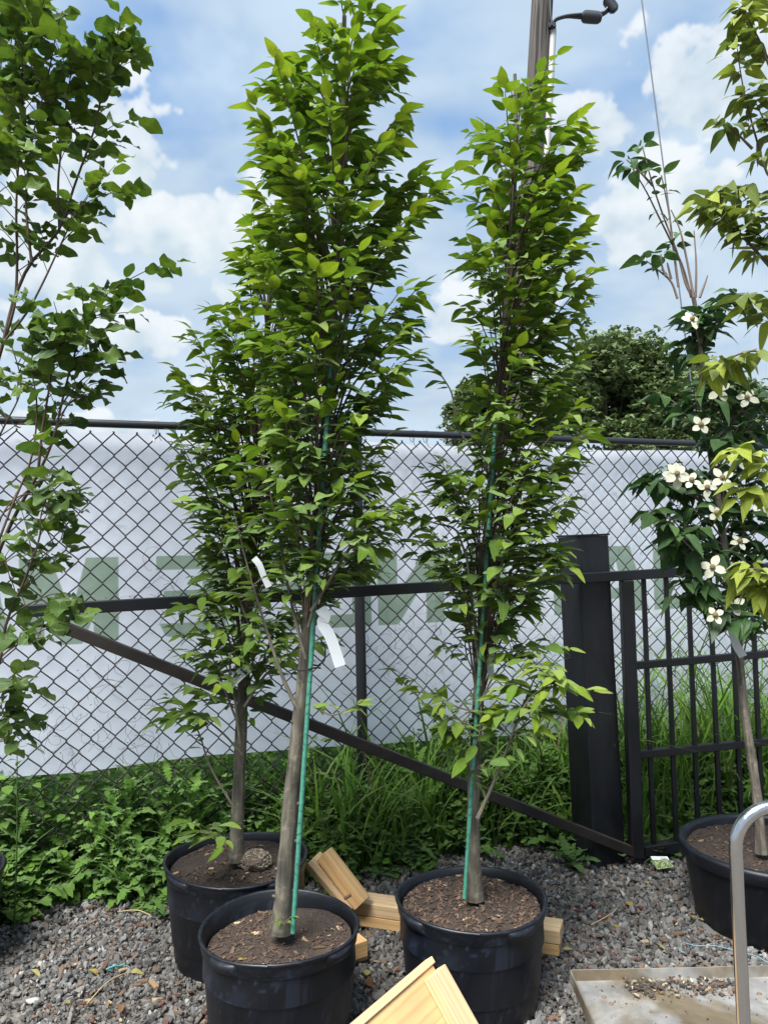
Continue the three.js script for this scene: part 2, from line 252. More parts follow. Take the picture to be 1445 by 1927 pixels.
// ---------- banner behind the fence, its lettering seen from the back ----------
{
  const s0 = -3.1, s1 = 3.85, BW = s1 - s0, yTop = 1.812, yLow = 0.28, BH = yTop - yLow;
  const cv = document.createElement('canvas'); cv.width = 2048; cv.height = 512; const c = cv.getContext('2d');
  c.fillStyle = '#e9edf8'; c.fillRect(0, 0, 2048, 512);
  const X = (s) => (s - s0) / BW * 2048, Y = (y) => (yTop - y) / BH * 512, Yt = 1.297, Yb = 0.957;
  c.fillStyle = '#9aae9d';
  const poly = (p) => { c.beginPath(); p.forEach(([s, y], k) => k ? c.lineTo(X(s), Y(y)) : c.moveTo(X(s), Y(y))); c.closePath(); c.fill(); };
  // a letter is drawn in a box a..b (left to right as seen here, from the back) by strokes in 0..1 coordinates
  const letter = (a, b, polys) => polys.forEach((p) => poly(p.map(([u, v]) => [a + (b - a) * u, Yb + (Yt - Yb) * v])));
  const box = (u0, u1, v0, v1) => [[u0, v0], [u1, v0], [u1, v1], [u0, v1]];
  const LE = [box(0.66, 1, 0, 1), box(0, 0.7, 0.83, 1), box(0.1, 0.7, 0.42, 0.57), [[0.04, 0.17], [0.7, 0.17], [0.7, 0], [0.2, 0], [0.12, 0.02]]];
  const LA = [[[0, 0], [0.3, 0], [0.55, 1], [0.3, 1]], [[0.7, 0], [1, 0], [0.72, 1], [0.45, 1]], box(0.2, 0.8, 0.2, 0.36)];
  const LM = [[[0.02, 0], [0.24, 0], [0.2, 1], [-0.02, 1]], box(0.74, 1, 0, 1), [[0.0, 1], [0.3, 1], [0.62, -0.02], [0.42, -0.02]], [[0.66, 1], [1, 1], [0.62, -0.02], [0.42, -0.02]]];
  const LN = [box(0, 0.29, 0, 1), box(0.72, 1, 0, 1), [[0.72, 1], [1, 1], [0.3, 0], [0, 0]]];
  const LS = [[[0.35, 1], [1, 1], [1, 0.44], [0.68, 0.44], [0.68, 0.84], [0.35, 0.84]], box(0.02, 1, 0.42, 0.58), [[0, 0.58], [0.32, 0.58], [0.32, 0.16], [1, 0.16], [1, 0], [0, 0]]];
  const LP = [box(0.66, 1, 0, 1), [[0.7, 1], [0.15, 1], [0, 0.9], [0, 0.5], [0.15, 0.42], [0.7, 0.42], [0.7, 0.58], [0.32, 0.58], [0.32, 0.84], [0.7, 0.84]]];
  const LJ = [[[0, 0.14], [0.42, 0.14], [0.42, 1], [0, 1]], [[0, 0], [0.86, 0], [1, 0.18], [0.35, 0.18], [0, 0.18]]];
  const L0 = [[box(0, 0.36, 0, 1), box(0.3, 1, 0, 0.17)]][0];
  const at = [[-1.807, 1.17], [-1.538, 1.159], [-1.508, 1.158], [-1.143, 1.144], [-0.993, 1.138], [-0.706, 1.126], [-0.668, 1.125], [-0.371, 1.113], [-0.313, 1.11], [-0.046, 1.1], [-0.013, 1.098], [0.32, 1.085], [0.347, 1.084], [0.73, 1.069], [0.762, 1.067], [1.004, 1.058], [1.094, 1.054], [1.501, 1.038], [1.534, 1.036], [1.794, 1.026]].map((q) => q[0]);
  [LA, LM, LE, LS, LE, LN, LA, LP, LA, LJ].forEach((l, k) => letter(at[2 * k], at[2 * k + 1], l));
  { // grime and faint mottling in the cloth
    const im = c.getImageData(0, 0, 2048, 512), d = im.data, R = rng(3);
    for (let j = 0; j < 512; j++) for (let i = 0; i < 2048; i++) { const k = (j * 2048 + i) * 4, n = fbm(i * 0.012, j * 0.02, 2, 4), st = fbm(i * 0.09, j * 0.012, 6, 3), sp = smooth(0.70, 0.78, fbm(i * 0.05, j * 0.06, 8.5, 4)); const m = 1 + 0.07 * (n - 0.5) + 0.05 * (st - 0.5) - 0.09 * sp; d[k] *= m; d[k + 1] *= m; d[k + 2] *= m * (1 - 0.012 * (n - 0.5)); }
    c.putImageData(im, 0, 0);
  }
  const t = new THREE.CanvasTexture(cv); t.colorSpace = THREE.SRGBColorSpace; t.wrapS = t.wrapT = THREE.ClampToEdgeWrapping;
  const low = (s) => { const a = [[-2.003, 0.454], [-1.573, 0.449], [-1.292, 0.441], [-0.78, 0.454], [-0.326, 0.433], [0.906, 0.376], [2.2, 0.288]]; for (let i = 1; i < a.length; i++) if (s <= a[i][0]) return a[i - 1][1] + (a[i][1] - a[i - 1][1]) * clamp((s - a[i - 1][0]) / (a[i][0] - a[i - 1][0])); return a[a.length - 1][1]; };
  const nx = 220, ny = 44, P = [], U = [], I = [];
  for (let j = 0; j <= ny; j++) for (let i = 0; i <= nx; i++) {
    const s = s0 + BW * i / nx, v = j / ny, yt = yTop - 0.012 * Math.pow(Math.sin(s * 3.3 + 0.6), 2) - 0.006 * fbm(s * 3, 2, 1, 2), yl = low(s) + 0.008 * (fbm(s * 4, 5, 1, 3) - 0.5), y = yt + (yl - yt) * v;
    const b = 0.062 + 0.012 * (fbm(s * 2.2, y * 1.2, 3, 3) - 0.5) + 0.02 * v * (fbm(s * 1.6, 9, 2, 3)) + 0.006 * Math.sin(s * 9 + y * 2) * (1 - v) * fbm(s, y, 8, 2);
    const p = onFence(s, y, b); P.push(p.x, p.y, p.z); U.push(i / nx, 1 - (yTop - y) / BH);
  }
  for (let j = 0; j < ny; j++) for (let i = 0; i < nx; i++) { const a = j * (nx + 1) + i, b = a + nx + 1; I.push(a, b, a + 1, b, b + 1, a + 1); }
  const g = new THREE.BufferGeometry(); g.setAttribute('position', new THREE.Float32BufferAttribute(P, 3)); g.setAttribute('uv', new THREE.Float32BufferAttribute(U, 2)); g.setIndex(I); g.computeVertexNormals();
  const bn = part('fence_banner', g, Ph(0xffffff, { map: t, roughness: 0.97, transmission: 0.42, thickness: 0, side: THREE.DoubleSide }), scene);
  tag(bn, 'white fabric banner hung behind the chain link, pale green lettering seen reversed', 'banner');
}

// dead tendrils caught in the mesh
{
  const R = rng(77), gs = [];
  const spots = [[-1.349, 0.574], [-1.252, 0.709], [-1.163, 0.806], [-1.112, 0.76], [-1.213, 0.581], [-1.292, 0.507], [-1.093, 0.59], [-0.991, 0.494], [-1.144, 0.49], [-1.052, 0.67], [-1.387, 0.721], [-1.463, 0.627], [-1.008, 1.117], [-0.986, 1.224], [0.005, 0.882], [0.081, 0.83], [0.135, 0.899], [-0.023, 0.765], [0.158, 0.776], [0.865, 0.856], [0.832, 0.78], [0.745, 0.837], [-0.071, 0.911], [0.216, 0.943]];
  for (const [s, y] of spots) for (let k = 0; k < 4; k++) {
    const pts = []; let a = s + rr(R, -0.04, 0.04), b = y + rr(R, -0.05, 0.05), dir = R() * 6.3; const turn = rr(R, -0.5, 0.5); for (let i = 0; i < 9; i++) { pts.push(onFence(a, b, 0.028 + 0.012 * (R() - 0.5))); dir += turn + rr(R, -0.7, 0.7); const st = rr(R, 0.010, 0.026); a += Math.cos(dir) * st; b += Math.sin(dir) * st; }
    gs.push(tube(pts, 0.0008, 0.0005, 16, 4, null, false));
    if (R() < 0.5) gs.push(new THREE.IcosahedronGeometry(0.003, 0).translate(a * FC - 0.03 * FS, b, -(3.5 + a * FS) - 0.03 * FC));
  }
  const vm = mergeGeometries(gs.map((g) => g.index ? g.toNonIndexed() : g));
  tag(part('dead_vine', vm, S(lin(0.10, 0.075, 0.07), { roughness: 0.9 }), scene), 'thin dry brown vine tendrils tangled in the chain link wires', 'vine', null, 'stuff');
}

// ---------- sliding gate: open tail with a long brace on the left, pickets on the right ----------
{
  const g = thing('sliding_gate', 'black steel picket gate with a triangular brace tail reaching left', 'gate');
  const GA = [-1.118, 1.128, -2.535], GB = [1.194, 1.179, -3.242], bl = [1.003, 0.068, -3.184], GT = Math.tan(17 * Math.PI / 180), gz = (x) => -(3.2 + GT * (x - 1.057));
  const gp = (x, y) => [x, y, gz(x)], nrm = V(Math.sin(17 * Math.PI / 180), 0, Math.cos(17 * Math.PI / 180));
  const slope = (GB[1] - GA[1]) / (GB[0] - GA[0]), topY = (x) => GA[1] + slope * (x - GA[0]), xe = 2.95, xs = 0.988;
  part('top_bar', bar(gp(GA[0] - 0.055, topY(GA[0] - 0.055)), gp(xe, topY(xe)), 0.04, 0.04, UPV, 0.004), M.blackSteel, g);
  part('brace', bar([GA[0] + 0.01, topY(GA[0]) - 0.036, gz(GA[0])], gp(xs - 0.012, 0.062), 0.038, 0.038, UPV, 0.004), M.brownSteel, g);
  part('stile', bar(gp(xs, 0.04), gp(xs + 0.002, topY(xs) - 0.0195), 0.05, 0.05, V(1, 0, 0), 0.004), M.blackSteel, g);
  part('stile', bar(gp(xe - 0.02, 0.03), gp(xe - 0.02, topY(xe) - 0.0195), 0.05, 0.05, V(1, 0, 0), 0.004), M.blackSteel, g);
  const br = part('bottom_rail', bar(gp(xs + 0.026, 0.062), gp(xe - 0.046, 0.052), 0.046, 0.04, UPV, 0.003), M.blackSteel, g);
  const pk0 = [1.067, 0.885, -3.203][0], pk1 = [1.59, 0.854, -3.363][0], st = (pk1 - pk0) / 5;
  for (let i = 0; i * st + pk0 < xe - 0.06; i++) {
    const x = pk0 + i * st; part('picket', bar(gp(x, 0.0835), gp(x + 0.002, topY(x) - 0.0205), 0.018, 0.018, V(1, 0, 0), 0.002), M.blackSteel, g);
    if (i) { const h = new THREE.CylinderGeometry(0.008, 0.008, 0.003, 10).applyMatrix4(new THREE.Matrix4().makeTranslation(x - st / 2, 0.0818, gz(x - st / 2) + 0.008)); part('rail_hole', h, M.vinyl, br); }
  }
  const r1 = [1.029, 0.805, -3.191], r1b = [1.661, 0.813, -3.385], r2 = [1.037, 0.446, -3.194], r2b = [1.639, 0.438, -3.378];
  for (const [a, b] of [[r1, r1b], [r2, r2b]]) { const k = (b[1] - a[1]) / (b[0] - a[0]); part('mid_rail', bar(gp(xs + 0.026, a[1]), gp(xe - 0.046, a[1] + k * (xe - a[0])), 0.032, 0.03, UPV, 0.003), M.blackSteel, g); }
}
{ // heavy post beside the gate
  const b = [0.819, 0.089, -3.127], t = [0.808, 1.346, -3.124], z = -(3.2 + Math.tan(17 * Math.PI / 180) * (b[0] - 1.057)) - 0.115;
  const p = thing('gate_post', 'thick square black steel post behind the gate bar', 'post', [b[0] + 0.035, 0, z], 0.36);
  const h = t[1] - 0.006, w = 0.152;
  const sh = new THREE.Shape(); const r = 0.012; sh.moveTo(-w / 2 + r, -w / 2); sh.lineTo(w / 2 - r, -w / 2); sh.quadraticCurveTo(w / 2, -w / 2, w / 2, -w / 2 + r); sh.lineTo(w / 2, w / 2 - r); sh.quadraticCurveTo(w / 2, w / 2, w / 2 - r, w / 2); sh.lineTo(-w / 2 + r, w / 2); sh.quadraticCurveTo(-w / 2, w / 2, -w / 2, w / 2 - r); sh.lineTo(-w / 2, -w / 2 + r); sh.quadraticCurveTo(-w / 2, -w / 2, -w / 2 + r, -w / 2);
  const eg = new THREE.ExtrudeGeometry(sh, { depth: h + 0.1, bevelEnabled: false, curveSegments: 4 }).rotateX(-Math.PI / 2).translate(0, -0.1, 0);
  part('shaft', eg, S(lin(0.027, 0.031, 0.041), { map: (() => { const q = steelTex.clone(); q.repeat.set(2.2, 1.7); return q; })(), bumpMap: steelBump, bumpScale: 0.0004, roughness: 0.48, metalness: 0.15 }), p);
  part('cap_plate', block(w + 0.006, 0.008, w + 0.006, 0.002).translate(0, h + 0.0045, 0), M.blackSteel, p);
  p.rotation.z = 0.018;
}

// ---------- utility pole beyond the fence ----------
{
  const z = 9.2, top = [2.171, 9.887, -9.2], a = [2.105, 8.092, -9.2], b = [1.731, 3.822, -9.2];
  const dx = (a[0] - b[0]) / (a[1] - b[1]), px = (y) => a[0] + dx * (y - a[1]);
  const pole = thing('utility_pole', 'weathered grey wooden utility pole with a white conduit, behind the fence', 'utility pole', [px(0), 0, -9.2]);
  const L = (y, ox = 0, oz = 0) => [px(y) - px(0) + ox, y, oz];
  const wt = tex(512, 1024, (u, v) => { const s = tn(u, v, 60, 3, 4, 2), w = tn(u, v, 9, 5, 4, 7), cr = smooth(0.60, 0.68, tn(u, v, 34, 2.2, 3, 11)); const k = 0.80 + 0.7 * (s - 0.5) + 0.5 * (w - 0.5) - 0.42 * cr; return [0.37 * k, 0.345 * k, 0.325 * k]; }, true, [7.15, 0.4]);
  part('shaft', tube([L(-0.4), L(4), L(top[1] + 0.8)], 0.155, 0.128, 16, 22), S(0xffffff, { map: wt, bumpMap: wt, bumpScale: 0.012, roughness: 0.92 }), pole);
  const cTop = [2.196, 7.666, -9.2], ct = cTop[1];
  part('conduit', tube([L(-0.2, 0.165, 0.07), L(3.5, 0.155, 0.07), L(ct, 0.142, 0.07)], 0.041, 0.041, 8, 14), S(lin(0.42, 0.42, 0.42), { roughness: 0.45 }), pole);
  const o = pole.position, rel = (p, dz = 0) => [p[0] - o.x, p[1], p[2] - o.z + 0.095 + dz];
  const cm = S(lin(0.022, 0.025, 0.032), { roughness: 0.4 });
  const c1 = [[2.195, 7.639, -9.2], [2.225, 7.747, -9.2], [2.358, 7.799, -9.2], [2.523, 7.788, -9.2], [2.654, 7.778, -9.2], [2.786, 7.802, -9.2], [2.874, 7.855, -9.2], [2.937, 7.949, -9.2], [2.947, 8.044, -9.2], [2.923, 8.278, -9.2]], c2 = [[2.182, 7.639, -9.2], [2.205, 7.734, -9.2], [2.325, 7.786, -9.2], [2.523, 7.808, -9.2], [2.688, 7.811, -9.2], [2.82, 7.829, -9.2], [2.896, 7.923, -9.2], [2.959, 8.017, -9.2], [3.006, 8.207, -9.2], [3.056, 8.481, -9.2]], c3 = [[2.176, 7.653, -9.2], [2.161, 7.817, -9.2], [2.168, 8.022, -9.2], [2.197, 8.501, -9.2]];
  part('cable', tube(c1.map((p) => rel(p)), 0.019, 0.019, 36, 8), cm, pole); part('cable', tube(c2.map((p) => rel(p, 0.03)), 0.017, 0.017, 36, 8), cm, pole); part('cable', tube(c3.map((p) => rel(p, 0.06)), 0.014, 0.014, 20, 8), cm, pole);
  part('cable_clamp', bar(rel([2.137, 7.667, -9.2], 0.03), rel([2.229, 7.672, -9.2], 0.03), 0.05, 0.05), cm, pole);
  const cap = (p, q, r) => tube([p, p.map((v, k) => v + (q[k] - v) * 0.15), p.map((v, k) => v + (q[k] - v) * 0.85), q], r * 0.55, r * 0.5, 12, 10, (t) => 0.75 + 1.1 * Math.sin(Math.PI * clamp(t, 0.05, 0.95)) ** 0.5);
  part('splice_cover', cap(rel([2.555, 7.787, -9.2], 0.02), rel([2.792, 7.761, -9.2], 0.02), 0.075), cm, pole); part('splice_cover', cap(rel([2.86, 8.005, -9.2], 0.02), rel([2.966, 7.846, -9.2], 0.02), 0.07), cm, pole);
  const gw = part('guy_wire', tube([[2.877, 10.489, -8.6], [3.119, 7.621, -8.6], [3.318, 5.282, -8.6], [3.699, 0.673, -8.6]], 0.0085, 0.0085, 20, 6), S(lin(0.13, 0.15, 0.18), { roughness: 0.5, metalness: 0.4 }), scene);
  tag(gw, 'thin taut steel guy wire slanting across the sky at right', 'wire');
}

// ---------- leaves ----------
// a leaf lies along +z with its upper side to +y, unit length, half width w
function leafGeo({ w = 0.27, N = 7, wide = 0.45, tip = 1.0, fold = 0.35, curl = 0.18, wave = 0.03, seed = 1, teeth = 0, stem = 0.0 }) {
  const R = rng(seed), ph = R() * 6, P = [], U = [], I = [], bend = rr(R, -0.05, 0.05);
  for (let j = 0; j <= N; j++) {
    const t = Math.pow(j / N, 0.92), q = (t - wide) / (1 - wide), k = t < wide ? Math.sin(t / wide * Math.PI / 2) ** 0.62 : Math.pow(1 - Math.pow(q, 1.9), tip);
    let hw = w * Math.max(k, j === N ? 0 : 0.02); if (teeth) hw *= (j % 2 ? 1 + teeth : 1 - teeth);
    const x0 = bend * Math.sin(t * 3.1), y0 = -curl * t * t, z = stem + t * (1 - stem);
    for (const s of [-1, 0, 1]) { const wv = s ? wave * Math.sin(t * 11 + ph + s) * (hw / w) : 0; P.push(x0 + s * hw, y0 + Math.abs(s) * hw * fold + wv, z - (s ? 0.04 * hw / w : 0)); U.push(0.5 + s * 0.5 * hw / w, t); }
  }
  for (let j = 0; j < N; j++) for (let s = 0; s < 2; s++) { const a = j * 3 + s, b = a + 3; if (j === N - 1) { I.push(a, b + (s ? 0 : 1), a + 1); } else I.push(a, b, a + 1, b, b + 1, a + 1); }
  const g = new THREE.BufferGeometry(); g.setAttribute('position', new THREE.Float32BufferAttribute(P, 3)); g.setAttribute('uv', new THREE.Float32BufferAttribute(U, 2)); g.setIndex(I); g.computeVertexNormals(); return g;
}
const vein = (count, curve) => (u, v) => { const x = Math.abs(u - 0.5) * 2, mid = smooth(0.07, 0.0, x), k = (v - curve * x) * count, side = smooth(0.36, 0.5, Math.abs(k - Math.floor(k) - 0.5) + 0.0), pl = 0.5 + 0.5 * Math.cos(k * 6.2832), n = tn(u, v, 8, 8, 3, count); return [mid, side, pl, n]; };
const leafTexA = tex(128, 256, (u, v) => { const [m, s, , n] = vein(12, 0.28)(u, v), k = 0.86 + 0.12 * (n - 0.5) + 0.10 * m + 0.05 * s; return [k * (1 + 0.05 * m), k, k * 0.98]; }, true);
const leafBumpA = tex(128, 256, (u, v) => { const [m, s, pl] = vein(12, 0.28)(u, v); return 0.55 + 0.3 * (pl - 0.5) - 0.45 * m - 0.1 * s; });
const leafTexD = tex(128, 256, (u, v) => { const [m, s, , n] = vein(5, 0.55)(u, v), k = 0.86 + 0.14 * (n - 0.5) + 0.10 * m + 0.06 * s; return [k * (1 + 0.05 * m), k, k * 0.98]; }, true);
const leafBumpD = tex(128, 256, (u, v) => { const [m, s, pl] = vein(5, 0.55)(u, v); return 0.55 + 0.35 * (pl - 0.5) - 0.4 * m - 0.15 * s; });
const leafM = (map, bump, gloss = 0.3, through = 0.36, color = 0xffffff) => Ph(color, { map, bumpMap: bump, bumpScale: 0.002, roughness: 0.92, transmission: through, thickness: 0, clearcoat: gloss, clearcoatRoughness: 0.42, specularIntensity: 0.35, side: THREE.DoubleSide });
function species(name, pal, map, bump, geos, gloss, through) { return { name, pal, geos, white: leafM(map, bump, gloss, through), mats: pal.map((c) => leafM(map, bump, gloss, through, c)) }; }
const G4 = (o) => [0, 1, 2, 3].map((k) => leafGeo({ ...o, seed: 11 + k * 7, curl: o.curl * (0.5 + k * 0.45), fold: o.fold * (1.3 - k * 0.3), wave: o.wave * (0.6 + k * 0.35) }));
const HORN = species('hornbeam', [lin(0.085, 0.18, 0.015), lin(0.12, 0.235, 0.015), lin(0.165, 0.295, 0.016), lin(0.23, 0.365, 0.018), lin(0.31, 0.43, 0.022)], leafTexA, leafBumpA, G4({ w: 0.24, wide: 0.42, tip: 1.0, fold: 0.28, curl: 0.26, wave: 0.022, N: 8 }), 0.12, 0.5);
const BEECH = species('beech', [lin(0.055, 0.12, 0.02), lin(0.08, 0.16, 0.02), lin(0.11, 0.20, 0.02), lin(0.15, 0.25, 0.02), lin(0.205, 0.31, 0.02)], leafTexA, leafBumpA, G4({ w: 0.335, wide: 0.5, tip: 0.72, fold: 0.24, curl: 0.22, wave: 0.10, N: 9 }), 0.16, 0.46);
const DOG = species('dogwood', [lin(0.041, 0.106, 0.029), lin(0.054, 0.132, 0.031), lin(0.072, 0.162, 0.033), lin(0.096, 0.198, 0.037)], leafTexD, leafBumpD, G4({ w: 0.285, wide: 0.42, tip: 1.2, fold: 0.32, curl: 0.42, wave: 0.025 }), 0.4, 0.3);
const DOGY = species('dogwood_young', [lin(0.13, 0.19, 0.035), lin(0.165, 0.225, 0.035), lin(0.21, 0.275, 0.035), lin(0.30, 0.38, 0.04), lin(0.39, 0.47, 0.05)], leafTexD, leafBumpD, G4({ w: 0.27, wide: 0.42, tip: 1.2, fold: 0.25, curl: 0.45, wave: 0.03 }), 0.3, 0.42);

function leafAt(p, d, R, len, shade, roll = 0.5, bias = 0) {
  d.normalize(); const side = new THREE.Vector3().crossVectors(UPV, d); if (side.lengthSq() < 1e-4) side.set(1, 0, 0); side.normalize();
  let n = new THREE.Vector3().crossVectors(d, side).normalize(); const a = rr(R, -roll, roll) + bias; side.multiplyScalar(Math.cos(a)).addScaledVector(n, Math.sin(a)); n = new THREE.Vector3().crossVectors(d, side).normalize();
  return { p: p.clone(), side, n, d: d.clone(), len, shade, y: rr(R, 0.3, 1.7), w: rr(R, 0.85, 1.15) };
}
// the 300 leaves nearest to the viewer's side as parts, the rest as one mass
function foliage(tree, sp, leaves, R) {
  const o = tree.position, key = (l) => Math.abs(l.p.x) > -l.p.z * 0.53 ? 99 : l.p.distanceTo(EYE);
  leaves.sort((a, b) => key(a) - key(b));
  const pick = (s) => clamp(Math.floor(s * sp.pal.length), 0, sp.pal.length - 1);
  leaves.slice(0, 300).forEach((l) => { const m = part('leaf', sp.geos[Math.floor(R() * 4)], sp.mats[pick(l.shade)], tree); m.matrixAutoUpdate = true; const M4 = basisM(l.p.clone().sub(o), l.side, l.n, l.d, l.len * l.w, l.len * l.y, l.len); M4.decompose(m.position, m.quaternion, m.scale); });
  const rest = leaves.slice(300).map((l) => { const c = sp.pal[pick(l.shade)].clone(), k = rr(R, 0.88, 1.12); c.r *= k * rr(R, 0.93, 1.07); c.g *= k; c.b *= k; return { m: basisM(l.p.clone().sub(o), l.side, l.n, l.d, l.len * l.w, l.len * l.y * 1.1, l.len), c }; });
  if (rest.length) copies('foliage', sp.geos[1], sp.white, rest, tree, 'stuff');
}
const shift = (pts, o) => pts.map((p) => (p.isVector3 ? p.clone() : V(p)).sub(o));

// leaves in two ranks along a shoot
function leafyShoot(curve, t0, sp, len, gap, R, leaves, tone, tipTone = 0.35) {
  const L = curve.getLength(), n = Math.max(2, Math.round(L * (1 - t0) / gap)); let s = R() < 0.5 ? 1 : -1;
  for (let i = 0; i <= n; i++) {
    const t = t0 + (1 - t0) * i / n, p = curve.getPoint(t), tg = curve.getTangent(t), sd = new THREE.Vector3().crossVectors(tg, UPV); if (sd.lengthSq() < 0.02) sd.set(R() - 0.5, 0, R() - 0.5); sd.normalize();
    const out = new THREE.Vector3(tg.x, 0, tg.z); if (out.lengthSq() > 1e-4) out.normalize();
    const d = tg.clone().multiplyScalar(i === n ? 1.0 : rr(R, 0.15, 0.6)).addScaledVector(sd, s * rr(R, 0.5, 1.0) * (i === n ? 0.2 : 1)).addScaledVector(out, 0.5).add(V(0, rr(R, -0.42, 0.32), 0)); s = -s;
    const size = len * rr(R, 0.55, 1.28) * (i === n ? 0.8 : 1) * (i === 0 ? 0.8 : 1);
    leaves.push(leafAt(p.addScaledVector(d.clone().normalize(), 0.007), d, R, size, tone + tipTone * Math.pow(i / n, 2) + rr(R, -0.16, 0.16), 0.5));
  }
}

function hornbeam(o) {
  const R = rng(o.seed), trunkPts = o.trunk.map((p) => V(p)), base = trunkPts[0], tree = thing(o.name, o.label, 'tree', base.toArray(), 0, 'potted hornbeams');
  const curve = new THREE.CatmullRomCurve3(trunkPts, false, 'centripetal');
  const ys = []; for (let i = 0; i <= 200; i++) ys.push(curve.getPoint(i / 200));
  const trunkAt = (y) => ys.reduce((a, b) => Math.abs(b.y - y) < Math.abs(a.y - y) ? b : a);
  const trunk = part('trunk', tube(shift(trunkPts, base), o.r0, o.r1, 60, 12, (t) => 1 + 0.35 * Math.exp(-t * 40) + 0.05 * Math.sin(t * 70) + 0.04 * Math.sin(t * 143 + 1)), M.barkHornbeam, tree);
  for (const [t, a] of o.knots || []) { const c = curve.getPoint(t).sub(base), r = o.r0 + (o.r1 - o.r0) * t; part('knot', tube([c, c.clone().add(V(Math.cos(a) * (r + 0.006), 0.008, Math.sin(a) * (r + 0.006)))], 0.007, 0.0035, 2, 7), M.barkHornbeam, trunk); }
  const rows = o.rows, leaves = [], row = (y) => { for (let i = 1; i < rows.length; i++) if (y >= rows[i][0]) { const a = rows[i - 1], b = rows[i], t = clamp((y - b[0]) / (a[0] - b[0])); return [b[1] + (a[1] - b[1]) * t, b[2] + (a[2] - b[2]) * t]; } const l = rows[rows.length - 1]; return [l[1], l[2]]; };
  const yTop = rows[0][0], yBot = rows[rows.length - 1][0];
  // spread shoot heights in proportion to the crown's width
  const cum = [0]; for (let i = 0; i < 100; i++) { const y = yBot + (yTop - yBot) * (i + 0.5) / 100, [a, b] = row(y); const low = o.sparse ? o.sparse(y) : 1; cum.push(cum[i] + (b - a) * low + 0.02); }
  const heightAt = (q) => { const s = q * cum[100]; let i = 1; while (cum[i] < s) i++; return yBot + (yTop - yBot) * (i - 1 + (s - cum[i - 1]) / (cum[i] - cum[i - 1])) / 100; };
  for (let i = 0; i < o.shoots; i++) {
    const y = heightAt((i + R()) / o.shoots), [xl, xr] = row(y), hw = (xr - xl) / 2, cx = (xl + xr) / 2, tk = trunkAt(y), phi = i * 2.39996 + rr(R, -0.3, 0.3), rho = i % 3 === 0 ? rr(R, 0.25, 0.7) : rr(R, 0.72, 1.03), dep = Math.min(hw, o.deep || 0.2);
    const T = V(cx + (hw - 0.008) * rho * Math.cos(phi), y, tk.z + (dep - 0.015) * rho * Math.sin(phi));
    const rad = Math.hypot(T.x - tk.x, T.z - tk.z), yb = Math.max(y - 0.06 - rad * rr(R, 1.5, 2.6), o.lowest ?? yBot - 0.12), B = trunkAt(Math.min(yb, yTop)).clone();
    const mid = B.clone().lerp(T, 0.45); mid.y = B.y + (T.y - B.y) * 0.55; mid.x = B.x + (T.x - B.x) * 0.33 + rr(R, -0.012, 0.012); mid.z = B.z + (T.z - B.z) * 0.33 + rr(R, -0.012, 0.012);
    const m2 = mid.clone().lerp(T, 0.6).add(V(0, 0.012, 0)); const c = new THREE.CatmullRomCurve3([B, mid, m2, T]);
    const gs = [tube(shift([B, mid, m2, T], base), 0.0017 + 0.0024 * clamp(rad / 0.25), 0.0011, 9, 5)];
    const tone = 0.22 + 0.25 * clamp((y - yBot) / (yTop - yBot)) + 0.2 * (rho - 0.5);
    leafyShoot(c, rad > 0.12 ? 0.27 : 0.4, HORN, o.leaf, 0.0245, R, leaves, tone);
    const subs = rad > 0.09 ? 2 : 1;
    for (let k = 0; k < subs; k++) {
      const t = rr(R, 0.35, 0.8), p = c.getPoint(t), a = Math.atan2(T.z - tk.z, T.x - tk.x) + rr(R, -1.3, 1.3), l = rr(R, 0.05, 0.12), q = p.clone().add(V(Math.cos(a) * l, l * rr(R, 0.1, 0.8), Math.sin(a) * l)), mm = p.clone().lerp(q, 0.5).add(V(0, 0.012, 0));
      if (Math.abs(q.x - cx) > hw + 0.02) continue;
      gs.push(tube(shift([p, mm, q], base), 0.0014, 0.0008, 4, 4)); leafyShoot(new THREE.CatmullRomCurve3([p, mm, q]), 0.25, HORN, o.leaf * 0.95, 0.0205, R, leaves, tone - 0.06, 0.25);
    }
    part('branch', gs, M.twig, tree);
  }
  for (const e of o.extra || []) {   // separate low branches and sprays
    const pts = e.pts.map((p) => V(p)), c = new THREE.CatmullRomCurve3(pts), gs = [tube(shift(pts, base), e.r || 0.005, 0.0015, 12, 6)];
    leafyShoot(c, e.t0 ?? 0.5, HORN, e.leaf || o.leaf, e.gap || 0.0205, R, leaves, e.tone ?? 0.35, 0.3);
    for (let k = 0; k < (e.subs ?? 3); k++) { const t = rr(R, e.t0 ?? 0.5, 0.97), p = c.getPoint(t), a = R() * 6.3, l = rr(R, 0.06, 0.14) * (e.spread || 1), q = p.clone().add(V(Math.cos(a) * l, l * rr(R, -0.1, 0.7), Math.sin(a) * l * 0.8)), mm = p.clone().lerp(q, 0.5).add(V(0, 0.01, 0)); gs.push(tube(shift([p, mm, q], base), 0.0016, 0.0009, 4, 4)); leafyShoot(new THREE.CatmullRomCurve3([p, mm, q]), 0.2, HORN, e.leaf || o.leaf, 0.0195, R, leaves, e.tone ?? 0.35, 0.3); }
    part('branch', gs, M.barkHornbeam, tree);
  }
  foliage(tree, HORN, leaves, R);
  return tree;
}

